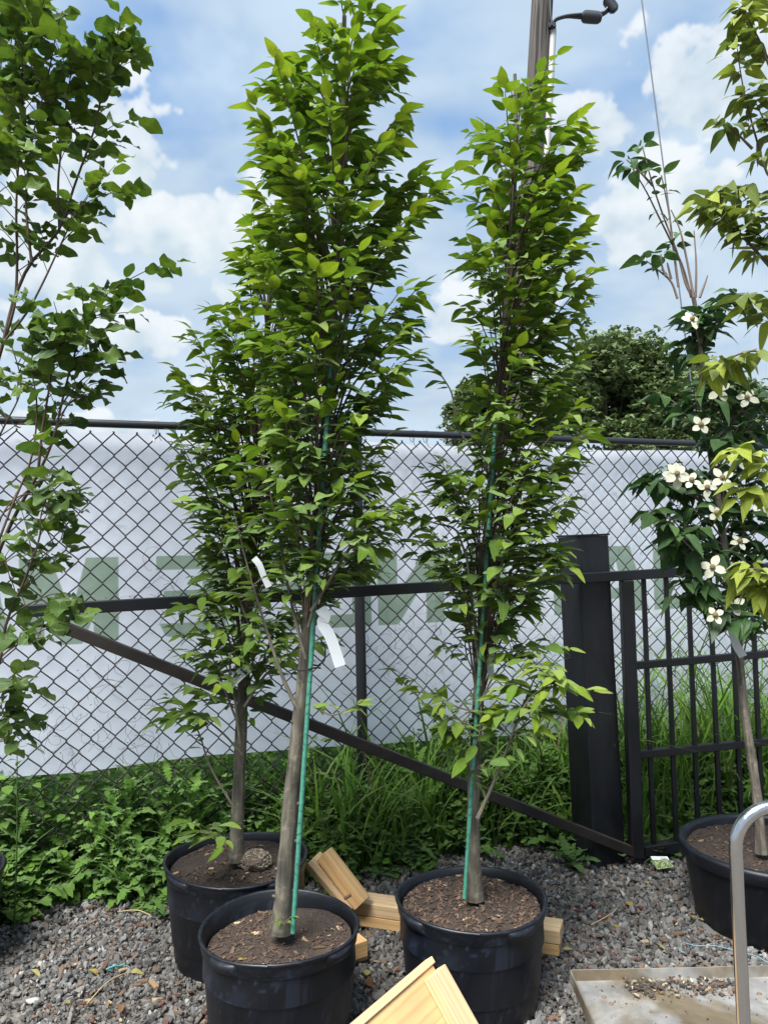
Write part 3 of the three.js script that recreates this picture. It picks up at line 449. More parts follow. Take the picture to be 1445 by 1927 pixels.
hornbeam({ name: 'hornbeam_tree', seed: 101, label: 'tall columnar hornbeam rooted in the front pot, leaning right beside a green stake', r0: 0.0245, r1: 0.006, leaf: 0.064, shoots: 160, deep: 0.21,
  trunk: [[-0.297, 0.297, -2.09], [-0.285, 0.437, -2.09], [-0.261, 0.673, -2.09], [-0.232, 0.911, -2.09], [-0.203, 1.181, -2.09], [-0.177, 1.44, -2.09], [-0.146, 1.731, -2.09], [-0.114, 2.117, -2.09], [-0.091, 2.48, -2.09], [-0.08, 2.803, -2.09]], lowest: [-0.184, 1.023, -2.09][1],
  knots: [[0.12, 2.9], [0.155, 0.2], [0.07, 3.0], [0.2, 0.4], [0.37, 0.3], [0.3, 2.6]], sparse: (y) => y < 1.2 ? 0.75 : 1,
  rows: [[2.881, -0.121, -0.016], [2.803, -0.167, 0.058], [2.725, -0.206, 0.101], [2.648, -0.274, 0.141], [2.557, -0.362, 0.134], [2.466, -0.387, 0.112], [2.359, -0.352, 0.136], [2.237, -0.347, 0.133], [2.132, -0.344, 0.123], [2.027, -0.342, 0.128], [1.908, -0.358, 0.125], [1.79, -0.36, 0.1], [1.687, -0.347, 0.061], [1.6, -0.348, 0.023], [1.497, -0.335, 0.027], [1.381, -0.315, 0.046], [1.294, -0.309, 0.023], [1.223, -0.296, -0.051], [1.166, -0.282, -0.124]],
  extra: [{ pts: [[-0.133, 1.756, -2.07], [-0.034, 1.989, -2.07], [0.05, 2.15, -2.07], [0.118, 2.238, -2.07], [0.17, 2.297, -2.07]], t0: 0.6, tone: 0.5, r: 0.004, gap: 0.02 }, { pts: [[-0.192, 0.9, -2], [-0.145, 0.878, -2], [-0.104, 0.891, -2], [-0.055, 0.917, -2]], t0: 0.5, leaf: 0.05, tone: 0.6, r: 0.0025, subs: 1, gap: 0.016 }, { pts: [[-0.195, 1.144, -2], [-0.117, 1.266, -2], [-0.06, 1.348, -2], [0.017, 1.401, -2]], t0: 0.45, tone: 0.4, subs: 5 }, { pts: [[-0.204, 1.102, -2.02], [-0.175, 1.184, -2.02], [-0.119, 1.231, -2.02], [-0.035, 1.243, -2.02]], t0: 0.4, tone: 0.4, subs: 3 },
    { pts: [[-0.238, 0.886, -2.04], [-0.278, 0.976, -2.04], [-0.318, 1.102, -2.04], [-0.359, 1.243, -2.04], [-0.399, 1.413, -2.04]], t0: 0.55, tone: 0.3, subs: 5, r: 0.006 }, { pts: [[-0.215, 1.017, -2.04], [-0.254, 1.185, -2.04], [-0.286, 1.382, -2.04], [-0.326, 1.567, -2.04]], t0: 0.6, tone: 0.3, subs: 5, r: 0.005 }] });
hornbeam({ name: 'hornbeam_tree', seed: 202, label: 'hornbeam in the rear left pot, its trunk partly hidden by the tallest tree', r0: 0.0225, r1: 0.005, leaf: 0.064, shoots: 132, deep: 0.22,
  trunk: [[-0.496, 0.326, -2.5], [-0.485, 0.522, -2.5], [-0.469, 0.807, -2.5], [-0.45, 1.112, -2.5], [-0.424, 1.369, -2.5], [-0.399, 1.682, -2.5], [-0.367, 2.07, -2.5], [-0.345, 2.356, -2.5], [-0.335, 2.464, -2.5]], lowest: [-0.462, 0.807, -2.5][1], knots: [[0.2, 0.2], [0.32, 0.1], [0.38, 2.8]], sparse: (y) => y < 0.95 ? 0.35 : y < 1.25 ? 0.6 : 1,
  rows: [[2.482, -0.405, -0.264], [2.373, -0.451, -0.195], [2.248, -0.5, -0.162], [2.14, -0.529, -0.129], [2.034, -0.613, -0.131], [1.929, -0.675, -0.133], [1.823, -0.69, -0.135], [1.718, -0.68, -0.172], [1.595, -0.681, -0.192], [1.456, -0.644, -0.211], [1.335, -0.602, -0.24], [1.231, -0.56, -0.267], [1.112, -0.596, -0.286], [0.976, -0.649, -0.272], [0.857, -0.658, -0.291], [0.773, -0.616, -0.36]],
  extra: [{ pts: [[-0.463, 0.668, -2.45], [-0.521, 0.735, -2.45], [-0.604, 0.795, -2.45], [-0.713, 0.814, -2.45]], t0: 0.5, tone: 0.5, subs: 3, r: 0.004 }, { pts: [[-0.484, 0.514, -2.42], [-0.557, 0.645, -2.42], [-0.589, 0.744, -2.42], [-0.629, 0.826, -2.42]], t0: 0.5, tone: 0.3, subs: 2, r: 0.004 }, { pts: [[-0.458, 0.713, -2.4], [-0.476, 0.875, -2.4], [-0.507, 1.039, -2.4], [-0.564, 1.122, -2.4]], t0: 0.4, tone: 0.45, subs: 4 }, { pts: [[-0.444, 0.826, -2.4], [-0.377, 0.922, -2.4], [-0.31, 0.969, -2.4], [-0.244, 1.017, -2.4]], t0: 0.4, tone: 0.4, subs: 6 }, { pts: [[-0.457, 0.741, -2.42], [-0.513, 0.889, -2.42], [-0.545, 0.972, -2.42], [-0.603, 0.981, -2.42]], t0: 0.3, tone: 0.4, subs: 7, r: 0.004 }, { pts: [[-0.443, 0.887, -2.42], [-0.495, 1.037, -2.42], [-0.535, 1.137, -2.42], [-0.568, 1.187, -2.42]], t0: 0.3, tone: 0.4, subs: 7, r: 0.004 }, { pts: [[-0.466, 0.79, -2.5], [-0.409, 0.924, -2.5], [-0.374, 1.025, -2.5], [-0.347, 1.11, -2.5]], t0: 0.3, tone: 0.3, subs: 7, r: 0.004 }, { pts: [[-0.431, 1.066, -2.44], [-0.48, 1.201, -2.44], [-0.512, 1.286, -2.44], [-0.545, 1.354, -2.44]], t0: 0.3, tone: 0.4, subs: 6, r: 0.004 }] });
hornbeam({ name: 'hornbeam_tree', seed: 303, label: 'hornbeam in the middle pot, in front of the utility pole', r0: 0.0205, r1: 0.005, leaf: 0.064, shoots: 150, deep: 0.21,
  trunk: [[0.234, 0.298, -2.25], [0.235, 0.494, -2.25], [0.244, 0.674, -2.25], [0.268, 0.946, -2.25], [0.296, 1.284, -2.25], [0.325, 1.565, -2.25], [0.371, 1.944, -2.25], [0.405, 2.298, -2.25], [0.424, 2.625, -2.25], [0.424, 2.724, -2.25]], lowest: [0.265, 0.84, -2.25][1], knots: [[0.13, 2.9], [0.06, 0.3], [0.2, 0.5]], sparse: (y) => y < 0.98 ? 0.3 : 1,
  rows: [[2.754, 0.404, 0.452], [2.69, 0.37, 0.506], [2.624, 0.32, 0.571], [2.542, 0.274, 0.637], [2.459, 0.283, 0.661], [2.378, 0.297, 0.647], [2.264, 0.282, 0.638], [2.167, 0.251, 0.65], [2.071, 0.248, 0.624], [1.974, 0.264, 0.627], [1.879, 0.259, 0.613], [1.783, 0.237, 0.614], [1.689, 0.225, 0.61], [1.595, 0.172, 0.607], [1.501, 0.147, 0.579], [1.408, 0.113, 0.544], [1.331, 0.088, 0.523], [1.253, 0.117, 0.523], [1.19, 0.185, 0.502], [1.115, 0.222, 0.345], [1.023, 0.227, 0.335]],
  extra: [{ pts: [[0.249, 0.835, -2.2], [0.194, 0.851, -2.2], [0.15, 0.875, -2.2], [0.093, 0.895, -2.2]], t0: 0.5, tone: 0.55, subs: 3, r: 0.003, spread: 0.8 }, { pts: [[0.244, 0.747, -2.2], [0.208, 0.807, -2.2], [0.178, 0.822, -2.2], [0.148, 0.793, -2.2]], t0: 0.3, tone: 0.4, subs: 4, r: 0.003 }, { pts: [[0.237, 0.558, -2.15], [0.286, 0.657, -2.15], [0.334, 0.771, -2.15], [0.374, 0.872, -2.15]], t0: 0.55, tone: 0.5, subs: 6, r: 0.006 }, { pts: [[0.329, 0.779, -2.12], [0.391, 0.892, -2.12], [0.464, 0.919, -2.12], [0.553, 0.902, -2.12]], t0: 0.25, tone: 0.6, subs: 6, r: 0.003 }, { pts: [[0.256, 0.86, -2.15], [0.246, 0.773, -2.15], [0.215, 0.716, -2.15], [0.228, 0.658, -2.15]], t0: 0.3, tone: 0.3, subs: 2, r: 0.002 }, { pts: [[0.254, 0.85, -2.2], [0.302, 0.938, -2.2], [0.348, 0.982, -2.2], [0.395, 1.011, -2.2]], t0: 0.3, tone: 0.4, subs: 7, r: 0.003 }, { pts: [[0.332, 0.762, -2.16], [0.375, 0.855, -2.16], [0.415, 0.942, -2.16], [0.46, 0.97, -2.16]], t0: 0.2, tone: 0.5, subs: 7, r: 0.003 }, { pts: [[0.335, 0.781, -2.14], [0.407, 0.83, -2.14], [0.466, 0.843, -2.14], [0.517, 0.834, -2.14]], t0: 0.2, tone: 0.5, subs: 6, r: 0.003 }, { pts: [[0.243, 0.717, -2.2], [0.207, 0.762, -2.2], [0.17, 0.778, -2.2], [0.141, 0.83, -2.2]], t0: 0.2, tone: 0.4, subs: 6, r: 0.003 }, { pts: [[0.273, 0.895, -2.28], [0.236, 0.974, -2.28], [0.23, 1.02, -2.28], [0.239, 1.067, -2.28]], t0: 0.3, tone: 0.4, subs: 4, r: 0.002 }, { pts: [[0.287, 1.194, -2.2], [0.357, 1.253, -2.2], [0.433, 1.266, -2.2], [0.5, 1.219, -2.2]], t0: 0.3, tone: 0.5, subs: 5, r: 0.003 }, { pts: [[0.263, 0.909, -2.2], [0.208, 1.347, -2.2], [0.148, 1.371, -2.2], [0.08, 1.396, -2.2]], t0: 0.7, tone: 0.45, subs: 3, r: 0.004 }, { pts: [[0.311, 1.497, -2.2], [0.216, 1.653, -2.2], [0.203, 1.746, -2.2], [0.174, 1.801, -2.2]], t0: 0.75, tone: 0.5, subs: 1, r: 0.004 }] });

// ---------- beech-like tree at the left edge ----------
{
  const R = rng(404), b0 = [-1.378, 0.342, -2.4], tree = thing('beech_tree', 'wavy leaved young tree with arching dark twigs at the left edge', 'tree', b0), base = V(b0), leaves = [];
  part('trunk', tube(shift([b0, [-1.357, 0.738, -2.38], [-1.329, 1.142, -2.36], [-1.28, 1.704, -2.3], [-1.24, 2.336, -2.25], [-1.17, 3.056, -2.2]], base), 0.022, 0.006, 40, 10), M.barkBeech, tree);
  const limbs = [
    [[[-1.229, 1.532, -2.2], [-1.148, 1.746, -2.2], [-1.09, 1.931, -2.2], [-1.061, 2.048, -2.2], [-1.015, 2.153, -2.2], [-0.932, 2.25, -2.2], [-0.881, 2.397, -2.2], [-0.829, 2.543, -2.2], [-0.805, 2.651, -2.2], [-0.786, 2.736, -2.2], [-0.755, 2.8, -2.2]], 0.35, 18, 0.0075], [[[-1.224, 1.624, -2.2], [-1.102, 1.9, -2.2], [-1.061, 2.025, -2.2], [-1.052, 2.153, -2.2], [-1.055, 2.309, -2.2], [-1.051, 2.417, -2.2], [-1.045, 2.507, -2.2], [-1.027, 2.758, -2.2], [-0.98, 2.969, -2.2]], 0.35, 20, 0.006],
    [[[-1.062, 1.917, -2.15], [-1.002, 1.992, -2.15], [-0.954, 2.081, -2.15], [-0.911, 2.174, -2.15], [-0.876, 2.248, -2.15], [-0.85, 2.294, -2.15], [-0.774, 2.339, -2.15]], 0.35, 7, 0.004], [[[-1.253, 1.853, -2.25], [-1.191, 2.076, -2.25], [-1.16, 2.301, -2.25], [-1.114, 2.578, -2.25], [-1.098, 2.826, -2.25], [-1.083, 3.026, -2.25]], 0.3, 20, 0.006], [[[-0.807, 2.64, -2.2], [-0.783, 2.704, -2.2], [-0.728, 2.767, -2.2], [-0.693, 2.791, -2.2]], 0.3, 3, 0.002], [[[-0.987, 2.138, -2.15], [-1.003, 2.316, -2.15], [-0.985, 2.503, -2.15], [-0.942, 2.676, -2.15], [-0.911, 2.85, -2.15]], 0.3, 16, 0.0045], [[[-0.929, 2.255, -2.2], [-0.932, 2.402, -2.2], [-0.917, 2.545, -2.2], [-0.901, 2.69, -2.2], [-0.869, 2.803, -2.2]], 0.3, 14, 0.004], [[[-1.223, 2.173, -2.25], [-1.161, 2.497, -2.25], [-1.13, 2.743, -2.25], [-1.115, 2.959, -2.25]], 0.3, 14, 0.004],
    [[[-1.181, 1.013, -2.12], [-1.103, 1.214, -2.12], [-1.045, 1.358, -2.12], [-1.002, 1.446, -2.12], [-0.955, 1.529, -2.12], [-0.914, 1.621, -2.12], [-0.879, 1.769, -2.12], [-0.839, 1.903, -2.12], [-0.787, 2.008, -2.12], [-0.712, 2.07, -2.12]], 0.45, 14, 0.007], [[[-0.946, 1.531, -2.1], [-0.934, 1.648, -2.1], [-0.917, 1.751, -2.1], [-0.905, 1.825, -2.1], [-0.875, 1.899, -2.1], [-0.831, 1.942, -2.1], [-0.758, 1.881, -2.1]], 0.35, 9, 0.004], [[[-1.107, 1.2, -2.1], [-1.021, 1.43, -2.1], [-0.963, 1.575, -2.1], [-0.949, 1.722, -2.1], [-0.964, 1.841, -2.1], [-0.934, 1.945, -2.1]], 0.4, 8, 0.004], [[[-0.89, 1.706, -2.1], [-0.832, 1.779, -2.1], [-0.773, 1.822, -2.1], [-0.721, 1.858, -2.1]], 0.2, 5, 0.0025], [[[-0.899, 1.64, -2.1], [-0.861, 1.72, -2.1], [-0.817, 1.749, -2.1]], 0.3, 3, 0.0025], [[[-1.207, 1.379, -2.2], [-1.147, 1.561, -2.2], [-1.086, 1.683, -2.2], [-1.04, 1.79, -2.2], [-1.071, 1.931, -2.2]], 0.4, 9, 0.004],
    [[[-1.146, 0.787, -2.05], [-1.08, 0.923, -2.05], [-1.024, 1.026, -2.05], [-1.006, 1.128, -2.05], [-0.95, 1.259, -2.05], [-0.917, 1.361, -2.05], [-0.915, 1.411, -2.05], [-0.898, 1.46, -2.05]], 0.45, 8, 0.006], [[[-0.94, 1.277, -2.05], [-0.883, 1.325, -2.05], [-0.844, 1.36, -2.05]], 0.2, 3, 0.002], [[[-1.005, 1.131, -2.05], [-0.954, 1.172, -2.05], [-0.912, 1.185, -2.05], [-0.876, 1.156, -2.05]], 0.2, 4, 0.0025], [[[-1.08, 0.923, -2.05], [-1.024, 1.033, -2.05], [-0.968, 1.074, -2.05], [-0.911, 1.087, -2.05]], 0.35, 6, 0.003], [[[-1.107, 0.882, -2.05], [-1.052, 0.937, -2.05], [-0.996, 0.963, -2.05], [-0.953, 0.948, -2.05]], 0.3, 7, 0.003], [[[-1.121, 0.786, -2.05], [-1.065, 0.826, -2.05], [-1.023, 0.867, -2.05], [-1.009, 0.811, -2.05]], 0.3, 6, 0.003], [[[-1.136, 1.158, -2.1], [-1.064, 1.257, -2.1], [-1.035, 1.285, -2.1], [-1.021, 1.242, -2.1]], 0.3, 6, 0.003], [[[-1.093, 1.214, -2.1], [-1.036, 1.43, -2.1], [-0.978, 1.473, -2.1], [-0.89, 1.427, -2.1]], 0.4, 5, 0.003]];
  for (const [pts, t0, nsub, r] of limbs) {
    const c = new THREE.CatmullRomCurve3(pts.map((p) => V(p))), gs = [tube(shift(pts, base), r, 0.0014, 24, 6)];
    const put = (cv, ta, gap, tone) => { const L = cv.getLength(), n = Math.max(1, Math.round(L * (1 - ta) / gap)); let s = 1; for (let i = 0; i <= n; i++) { const t = ta + (1 - ta) * i / n, p = cv.getPoint(t), tg = cv.getTangent(t); s = -s; const sd = new THREE.Vector3().crossVectors(tg, UPV); if (sd.lengthSq() < 0.05) sd.set(R() - 0.5, 0, R() - 0.5); sd.normalize(); const d = tg.clone().multiplyScalar(rr(R, 0.3, 0.9)).addScaledVector(sd, s * rr(R, 0.3, 1)).add(V(rr(R, -0.2, 0.5), rr(R, -0.45, 0.2), rr(R, -0.3, 0.3))); d.normalize(); leaves.push(leafAt(p.addScaledVector(d, 0.01), d, R, rr(R, 0.042, 0.08), tone + rr(R, -0.25, 0.25), 0.75)); } };
    put(c, 0.72, 0.035, 0.45);
    for (let k = 0; k < nsub; k++) { const t = t0 + (1 - t0) * (k + R()) / nsub, p = c.getPoint(t), tg = c.getTangent(t), a = R() * 6.3, l = rr(R, 0.06, 0.17), q = p.clone().addScaledVector(tg, l * 0.5).add(V(Math.cos(a) * l * 0.8, l * rr(R, -0.1, 0.5), Math.sin(a) * l * 0.8)), mm = p.clone().lerp(q, 0.5).add(V(0, 0.01, 0)); gs.push(tube(shift([p, mm, q], base), 0.0016, 0.0009, 4, 4)); put(new THREE.CatmullRomCurve3([p, mm, q]), 0.3, 0.027, p.y > 2.2 ? 0.55 : 0.42); }
    part('branch', gs, M.barkBeech, tree);
  }
  foliage(tree, BEECH, leaves, R);
}

// ---------- dogwoods at the right ----------
function whorl(c, dir, R, sp, leaves, n, len, tone) { for (let k = 0; k < n; k++) { const a = k / n * 6.283 + rr(R, -0.4, 0.4), d = V(Math.cos(a), rr(R, -0.75, 0.2), Math.sin(a)).addScaledVector(dir, 0.35); leaves.push(leafAt(c.clone().addScaledVector(d.clone().normalize(), 0.012), d, R, len * rr(R, 0.6, 1.25), tone + rr(R, -0.35, 0.35), 0.6)); } }
const bract = leafGeo({ w: 0.36, wide: 0.55, tip: 0.7, fold: 0.12, curl: 0.12, wave: 0.02, seed: 5 });
const bractM = Ph(lin(0.60, 0.60, 0.47), { roughness: 0.95, transmission: 0.25, thickness: 0, bumpMap: leafBumpD, bumpScale: 0.001, side: THREE.DoubleSide });
const coneM = S(lin(0.26, 0.19, 0.08), { roughness: 0.85, bumpMap: groundBump, bumpScale: 0.002 });
function flower(tree, p, facing, size, R) {
  const f = facing.clone().normalize(), x = new THREE.Vector3().crossVectors(UPV, f).normalize(), y = new THREE.Vector3().crossVectors(f, x), o = tree.position, P = p.clone().sub(o), spin = R() * 1.5;
  const grp = new THREE.Group(); grp.name = 'flower'; tree.add(grp); grp.position.copy(P);
  for (let k = 0; k < 4; k++) { const a = spin + k * Math.PI / 2 + rr(R, -0.12, 0.12), d = x.clone().multiplyScalar(Math.cos(a)).addScaledVector(y, Math.sin(a)).addScaledVector(f, rr(R, -0.1, 0.3)).normalize(), n = f.clone().addScaledVector(d, -f.dot(d)).normalize(), s = new THREE.Vector3().crossVectors(n, d); const m = part('petal', bract, bractM, grp); basisM(d.clone().multiplyScalar(0.004), s, n, d, size * 0.5, size * 0.5 * rr(R, 0.5, 2), size * 0.5 * rr(R, 0.9, 1.1)).decompose(m.position, m.quaternion, m.scale); }
  part('flower_head', new THREE.IcosahedronGeometry(0.0085, 2).translate(f.x * 0.007, f.y * 0.007, f.z * 0.007), coneM, grp);
}
{
  const R = rng(505), b0 = [1.232, 0.264, -2.62], base = V(b0), tree = thing('flowering_dogwood', 'dark leaved dogwood with white four petalled flowers in the right pot', 'tree', b0), leaves = [];
  const tp = [b0, ...[[1.226, 0.429, -2.62], [1.211, 0.587, -2.62], [1.196, 0.728, -2.62], [1.185, 0.95, -2.62], [1.165, 1.139, -2.62], [1.142, 1.428, -2.62], [1.126, 1.556, -2.62], [1.11, 1.703, -2.62], [1.103, 1.961, -2.62], [1.089, 2.129, -2.62], [1.08, 2.176, -2.62]]], curve = new THREE.CatmullRomCurve3(tp.map((p) => V(p)), false, 'centripetal'), pts = []; for (let i = 0; i <= 160; i++) pts.push(curve.getPoint(i / 160));
  const tr = part('trunk', tube(shift(tp, base), 0.0165, 0.0065, 60, 10, (t) => 1 + 0.45 * Math.exp(-t * 60) + 0.16 * Math.exp(-(((t - 0.17) / 0.008) ** 2)) + 0.14 * Math.exp(-(((t - 0.09) / 0.008) ** 2)) + 0.14 * Math.exp(-(((t - 0.26) / 0.008) ** 2)) + 0.04 * Math.sin(t * 90)), M.barkDogwood, tree);
  const near = (y) => pts.reduce((a, b) => Math.abs(b.y - y) < Math.abs(a.y - y) ? b : a);
  const tips = [...[[0.961, 1.557, -2.52], [0.906, 1.515, -2.52], [1.011, 1.504, -2.52], [0.876, 1.402, -2.52], [0.918, 1.366, -2.52], [1.024, 1.416, -2.52], [0.985, 1.303, -2.52], [1.044, 1.259, -2.52], [0.971, 1.182, -2.52], [1.056, 1.146, -2.52], [0.942, 1.322, -2.52], [1.079, 1.076, -2.52]], ...[[1.188, 1.55, -2.66], [1.24, 1.465, -2.66], [1.281, 1.363, -2.66], [1.215, 1.318, -2.66], [1.258, 1.262, -2.66], [1.217, 1.172, -2.66], [1.268, 1.098, -2.66], [1.297, 1.51, -2.66], [1.173, 1.411, -2.66], [1.228, 1.026, -2.66], [1.166, 1.265, -2.66]], ...[[1.067, 2.068, -2.6], [1.132, 2.103, -2.6], [1.188, 2.121, -2.6], [1.037, 1.783, -2.6], [1.093, 1.819, -2.6], [1.149, 1.854, -2.6], [1.207, 1.752, -2.6], [1.273, 1.805, -2.6], [1.241, 1.697, -2.6], [1.082, 1.994, -2.6], [1.12, 2.03, -2.6], [1.121, 1.645, -2.6], [1.054, 1.756, -2.6]]];
  for (const t of tips) {
    const T = V(t).add(V(0, 0, rr(R, -0.08, 0.06))), B = near(T.y - rr(R, 0.10, 0.2)).clone(), mid = B.clone().lerp(T, 0.5).add(V(0, rr(R, -0.01, 0.03), 0)), gs = [tube(shift([B, mid, T], base), 0.0038, 0.0017, 8, 5)];
    const dir = T.clone().sub(mid).normalize(), dense = T.y < 1.6 ? 1 : 0.6; whorl(T, dir, R, DOG, leaves, 6, 0.072, 0.45); whorl(mid.clone().lerp(T, 0.5), dir, R, DOG, leaves, 5, 0.074, 0.3);
    for (let k = 0; k < 3 * dense; k++) { const a = R() * 6.3, q = mid.clone().lerp(T, R()).add(V(Math.cos(a) * 0.06, rr(R, -0.02, 0.06), Math.sin(a) * 0.06)); gs.push(tube(shift([mid, mid.clone().lerp(q, 0.6).add(V(0, 0.008, 0)), q], base), 0.0018, 0.0012, 4, 4)); whorl(q, dir, R, DOG, leaves, 5, 0.07, 0.4); }
    part('branch', gs, M.twigPale, tree);
  }
  // bare tall shoots at the top
  const shoots = [[[[1.084, 2.148, -2.62], [1.062, 2.195, -2.62], [1.039, 2.299, -2.62], [0.99, 2.451, -2.62], [0.958, 2.566, -2.62], [0.931, 2.69, -2.62]], [0.45, 0.7, 0.86, 1]], [[[1.087, 2.155, -2.64], [1.06, 2.269, -2.64], [1.021, 2.364, -2.64], [0.979, 2.46, -2.64], [0.945, 2.538, -2.64], [0.901, 2.619, -2.64]], [0.35, 0.6, 1]], [[[0.955, 2.537, -2.6], [0.906, 2.595, -2.6], [0.867, 2.633, -2.6]], [0.7, 1]], [[[1.028, 2.18, -2.6], [1.018, 2.292, -2.6], [1.006, 2.442, -2.6], [0.986, 2.574, -2.6]], [0.6, 0.85, 1]], [[[1.079, 2.142, -2.6], [1.058, 2.291, -2.6], [1.04, 2.385, -2.6], [1.014, 2.451, -2.6]], [0.6]], [[[1.106, 2.158, -2.65], [1.113, 2.271, -2.65], [1.111, 2.397, -2.65]], []], [[[1.099, 2.141, -2.6], [1.118, 2.187, -2.6], [1.13, 2.218, -2.6]], []], [[[1.023, 2.139, -2.6], [1.003, 2.199, -2.6], [0.965, 2.237, -2.6], [0.921, 2.275, -2.6]], [0.75, 1]], [[[0.978, 2.211, -2.58], [0.967, 2.248, -2.58], [0.965, 2.289, -2.58]], [1]], [[[1.004, 2.208, -2.6], [0.995, 2.255, -2.6], [0.993, 2.266, -2.6]], []]];
  for (const [p, at] of shoots) { part('branch', tube(shift(p, base), 0.0048, 0.0022, 14, 6), M.twigPale, tree); const c = new THREE.CatmullRomCurve3(p.map((q) => V(q))); for (const t of at) whorl(c.getPoint(t), c.getTangent(t), R, DOG, leaves, t === 1 ? 5 : 3, t === 1 ? 0.062 : 0.045, 0.55); }
  foliage(tree, DOG, leaves, R);
  const fl = [...[[0.925, 1.518, -2.42], [1.042, 1.391, -2.42], [1.026, 1.221, -2.42], [1.026, 1.072, -2.42], [0.971, 1.495, -2.42], [1.068, 1.501, -2.42]], ...[[1.054, 1.478, -2.5], [1.149, 1.299, -2.5], [1.009, 1.174, -2.5], [1.119, 1.094, -2.5], [1.026, 2.034, -2.5], [1.106, 1.797, -2.5], [1.042, 1.684, -2.5], [1.197, 1.769, -2.5], [1.224, 1.422, -2.5], [1.192, 1.541, -2.5]]];
  fl.forEach((p, k) => flower(tree, V(p), V(rr(R, -0.5, 0.4), k % 3 === 0 ? 0.35 : rr(R, 0.1, 1.1), 1), rr(R, 0.05, 0.074), R));
  flower(tree, V([0.932, 1.513, -2.44]), V(-0.1, 0.25, 1), 0.078, R);
}
{
  const R = rng(606), b0 = [1.36, 0.24, -1.98], base = V(b0), tree = thing('young_dogwood', 'dogwood with lime green young leaves hanging in at the right edge', 'tree', b0), leaves = [];
  const tp = [b0, [1.33, 0.7, -2.02], [1.29, 1.2, -2.06], [1.236, 1.761, -2.1], [1.267, 2.233, -2.15], [1.238, 2.704, -2.15], [1.224, 3.024, -2.15]]; part('trunk', tube(shift(tp, base), 0.017, 0.006, 40, 9), M.barkDogwood, tree);
  const limbs = [[[[1.254, 1.986, -2.15], [1.188, 2.011, -2.15], [1.101, 2.097, -2.15], [1.073, 2.129, -2.15], [1.015, 2.2, -2.15], [0.972, 2.255, -2.15], [0.943, 2.284, -2.15]], [0.5, 0.62, 0.75, 0.88, 1], 0.58], [[[1.237, 1.886, -2.12], [1.086, 2.079, -2.12], [1.029, 2.148, -2.12], [0.987, 2.195, -2.12], [0.943, 2.234, -2.12]], [0.6, 0.8, 1], 0.4], [[[1.243, 2.202, -2.15], [1.121, 2.345, -2.15], [1.095, 2.44, -2.15], [1.074, 2.534, -2.15], [1.058, 2.629, -2.15], [1.048, 2.74, -2.15]], [0.3, 0.5, 0.7, 0.85, 1], 0.5], [[[1.245, 2.546, -2.15], [1.144, 2.659, -2.15], [1.117, 2.739, -2.15], [1.089, 2.803, -2.15], [1.076, 2.851, -2.15]], [0.4, 0.6, 0.75, 0.9, 1], 0.6], [[[1.28, 2.223, -2.2], [1.167, 2.305, -2.2], [1.121, 2.314, -2.2], [1.068, 2.336, -2.2], [1.029, 2.34, -2.2]], [0.5, 0.8, 1], 0.55], [[[1.079, 2.424, -2.15], [1.036, 2.472, -2.15], [1.014, 2.496, -2.15]], [1], 0.2], [[[1.208, 1.777, -2.1], [1.096, 1.883, -2.1], [1.055, 1.944, -2.1], [1.012, 1.975, -2.1]], [0.5, 0.75, 1], 0.5], [[[1.188, 1.664, -2.05], [1.079, 1.767, -2.05], [1.009, 1.812, -2.05], [0.937, 1.792, -2.05], [0.9, 1.771, -2.05]], [0.5, 0.7, 0.85, 1], 0.6], [[[1.26, 2.389, -2.15], [1.164, 2.454, -2.15], [1.121, 2.502, -2.15], [1.093, 2.565, -2.15]], [0.5, 0.8, 1], 0.45], [[[1.223, 2.06, -2.1], [1.139, 2.153, -2.1], [1.081, 2.184, -2.1], [1.046, 2.223, -2.1]], [0.5, 0.8, 1], 0.4],
    [[[1.081, 1.372, -1.9], [0.999, 1.453, -1.9], [0.935, 1.494, -1.9], [0.887, 1.528, -1.9]], [0.6, 0.85, 1], 0.85], [[[1.085, 1.319, -1.9], [0.983, 1.387, -1.9], [0.932, 1.421, -1.9], [0.893, 1.435, -1.9]], [0.5, 0.75, 1], 0.85], [[[1.044, 1.09, -1.85], [0.96, 1.181, -1.85], [0.911, 1.226, -1.85], [0.876, 1.233, -1.85]], [0.6, 0.85, 1], 0.9], [[[1.06, 1.061, -1.88], [0.962, 1.166, -1.88], [0.924, 1.193, -1.88], [0.898, 1.187, -1.88]], [0.5, 0.8, 1], 0.85],
    [[[1.287, 2.065, -2.2], [1.378, 2.174, -2.2], [1.458, 2.219, -2.2], [1.521, 2.234, -2.2]], [0.4, 0.7, 1], 0.5], [[[1.285, 2.334, -2.2], [1.378, 2.46, -2.2], [1.444, 2.523, -2.2], [1.491, 2.538, -2.2]], [0.4, 0.7, 1], 0.5], [[[1.242, 2.625, -2.15], [1.301, 2.735, -2.15], [1.351, 2.797, -2.15], [1.383, 2.828, -2.15]], [0.4, 0.7, 1], 0.6], [[[1.258, 1.773, -2.15], [1.346, 1.862, -2.15], [1.408, 1.906, -2.15], [1.47, 1.92, -2.15]], [0.4, 0.7, 1], 0.5], [[[1.231, 2.864, -2.15], [1.223, 3.008, -2.15], [1.212, 3.105, -2.15]], [0.3, 0.7, 1], 0.6], [[[1.206, 1.463, -2.05], [1.282, 1.547, -2.05], [1.354, 1.574, -2.05]], [0.5, 1], 0.6]];
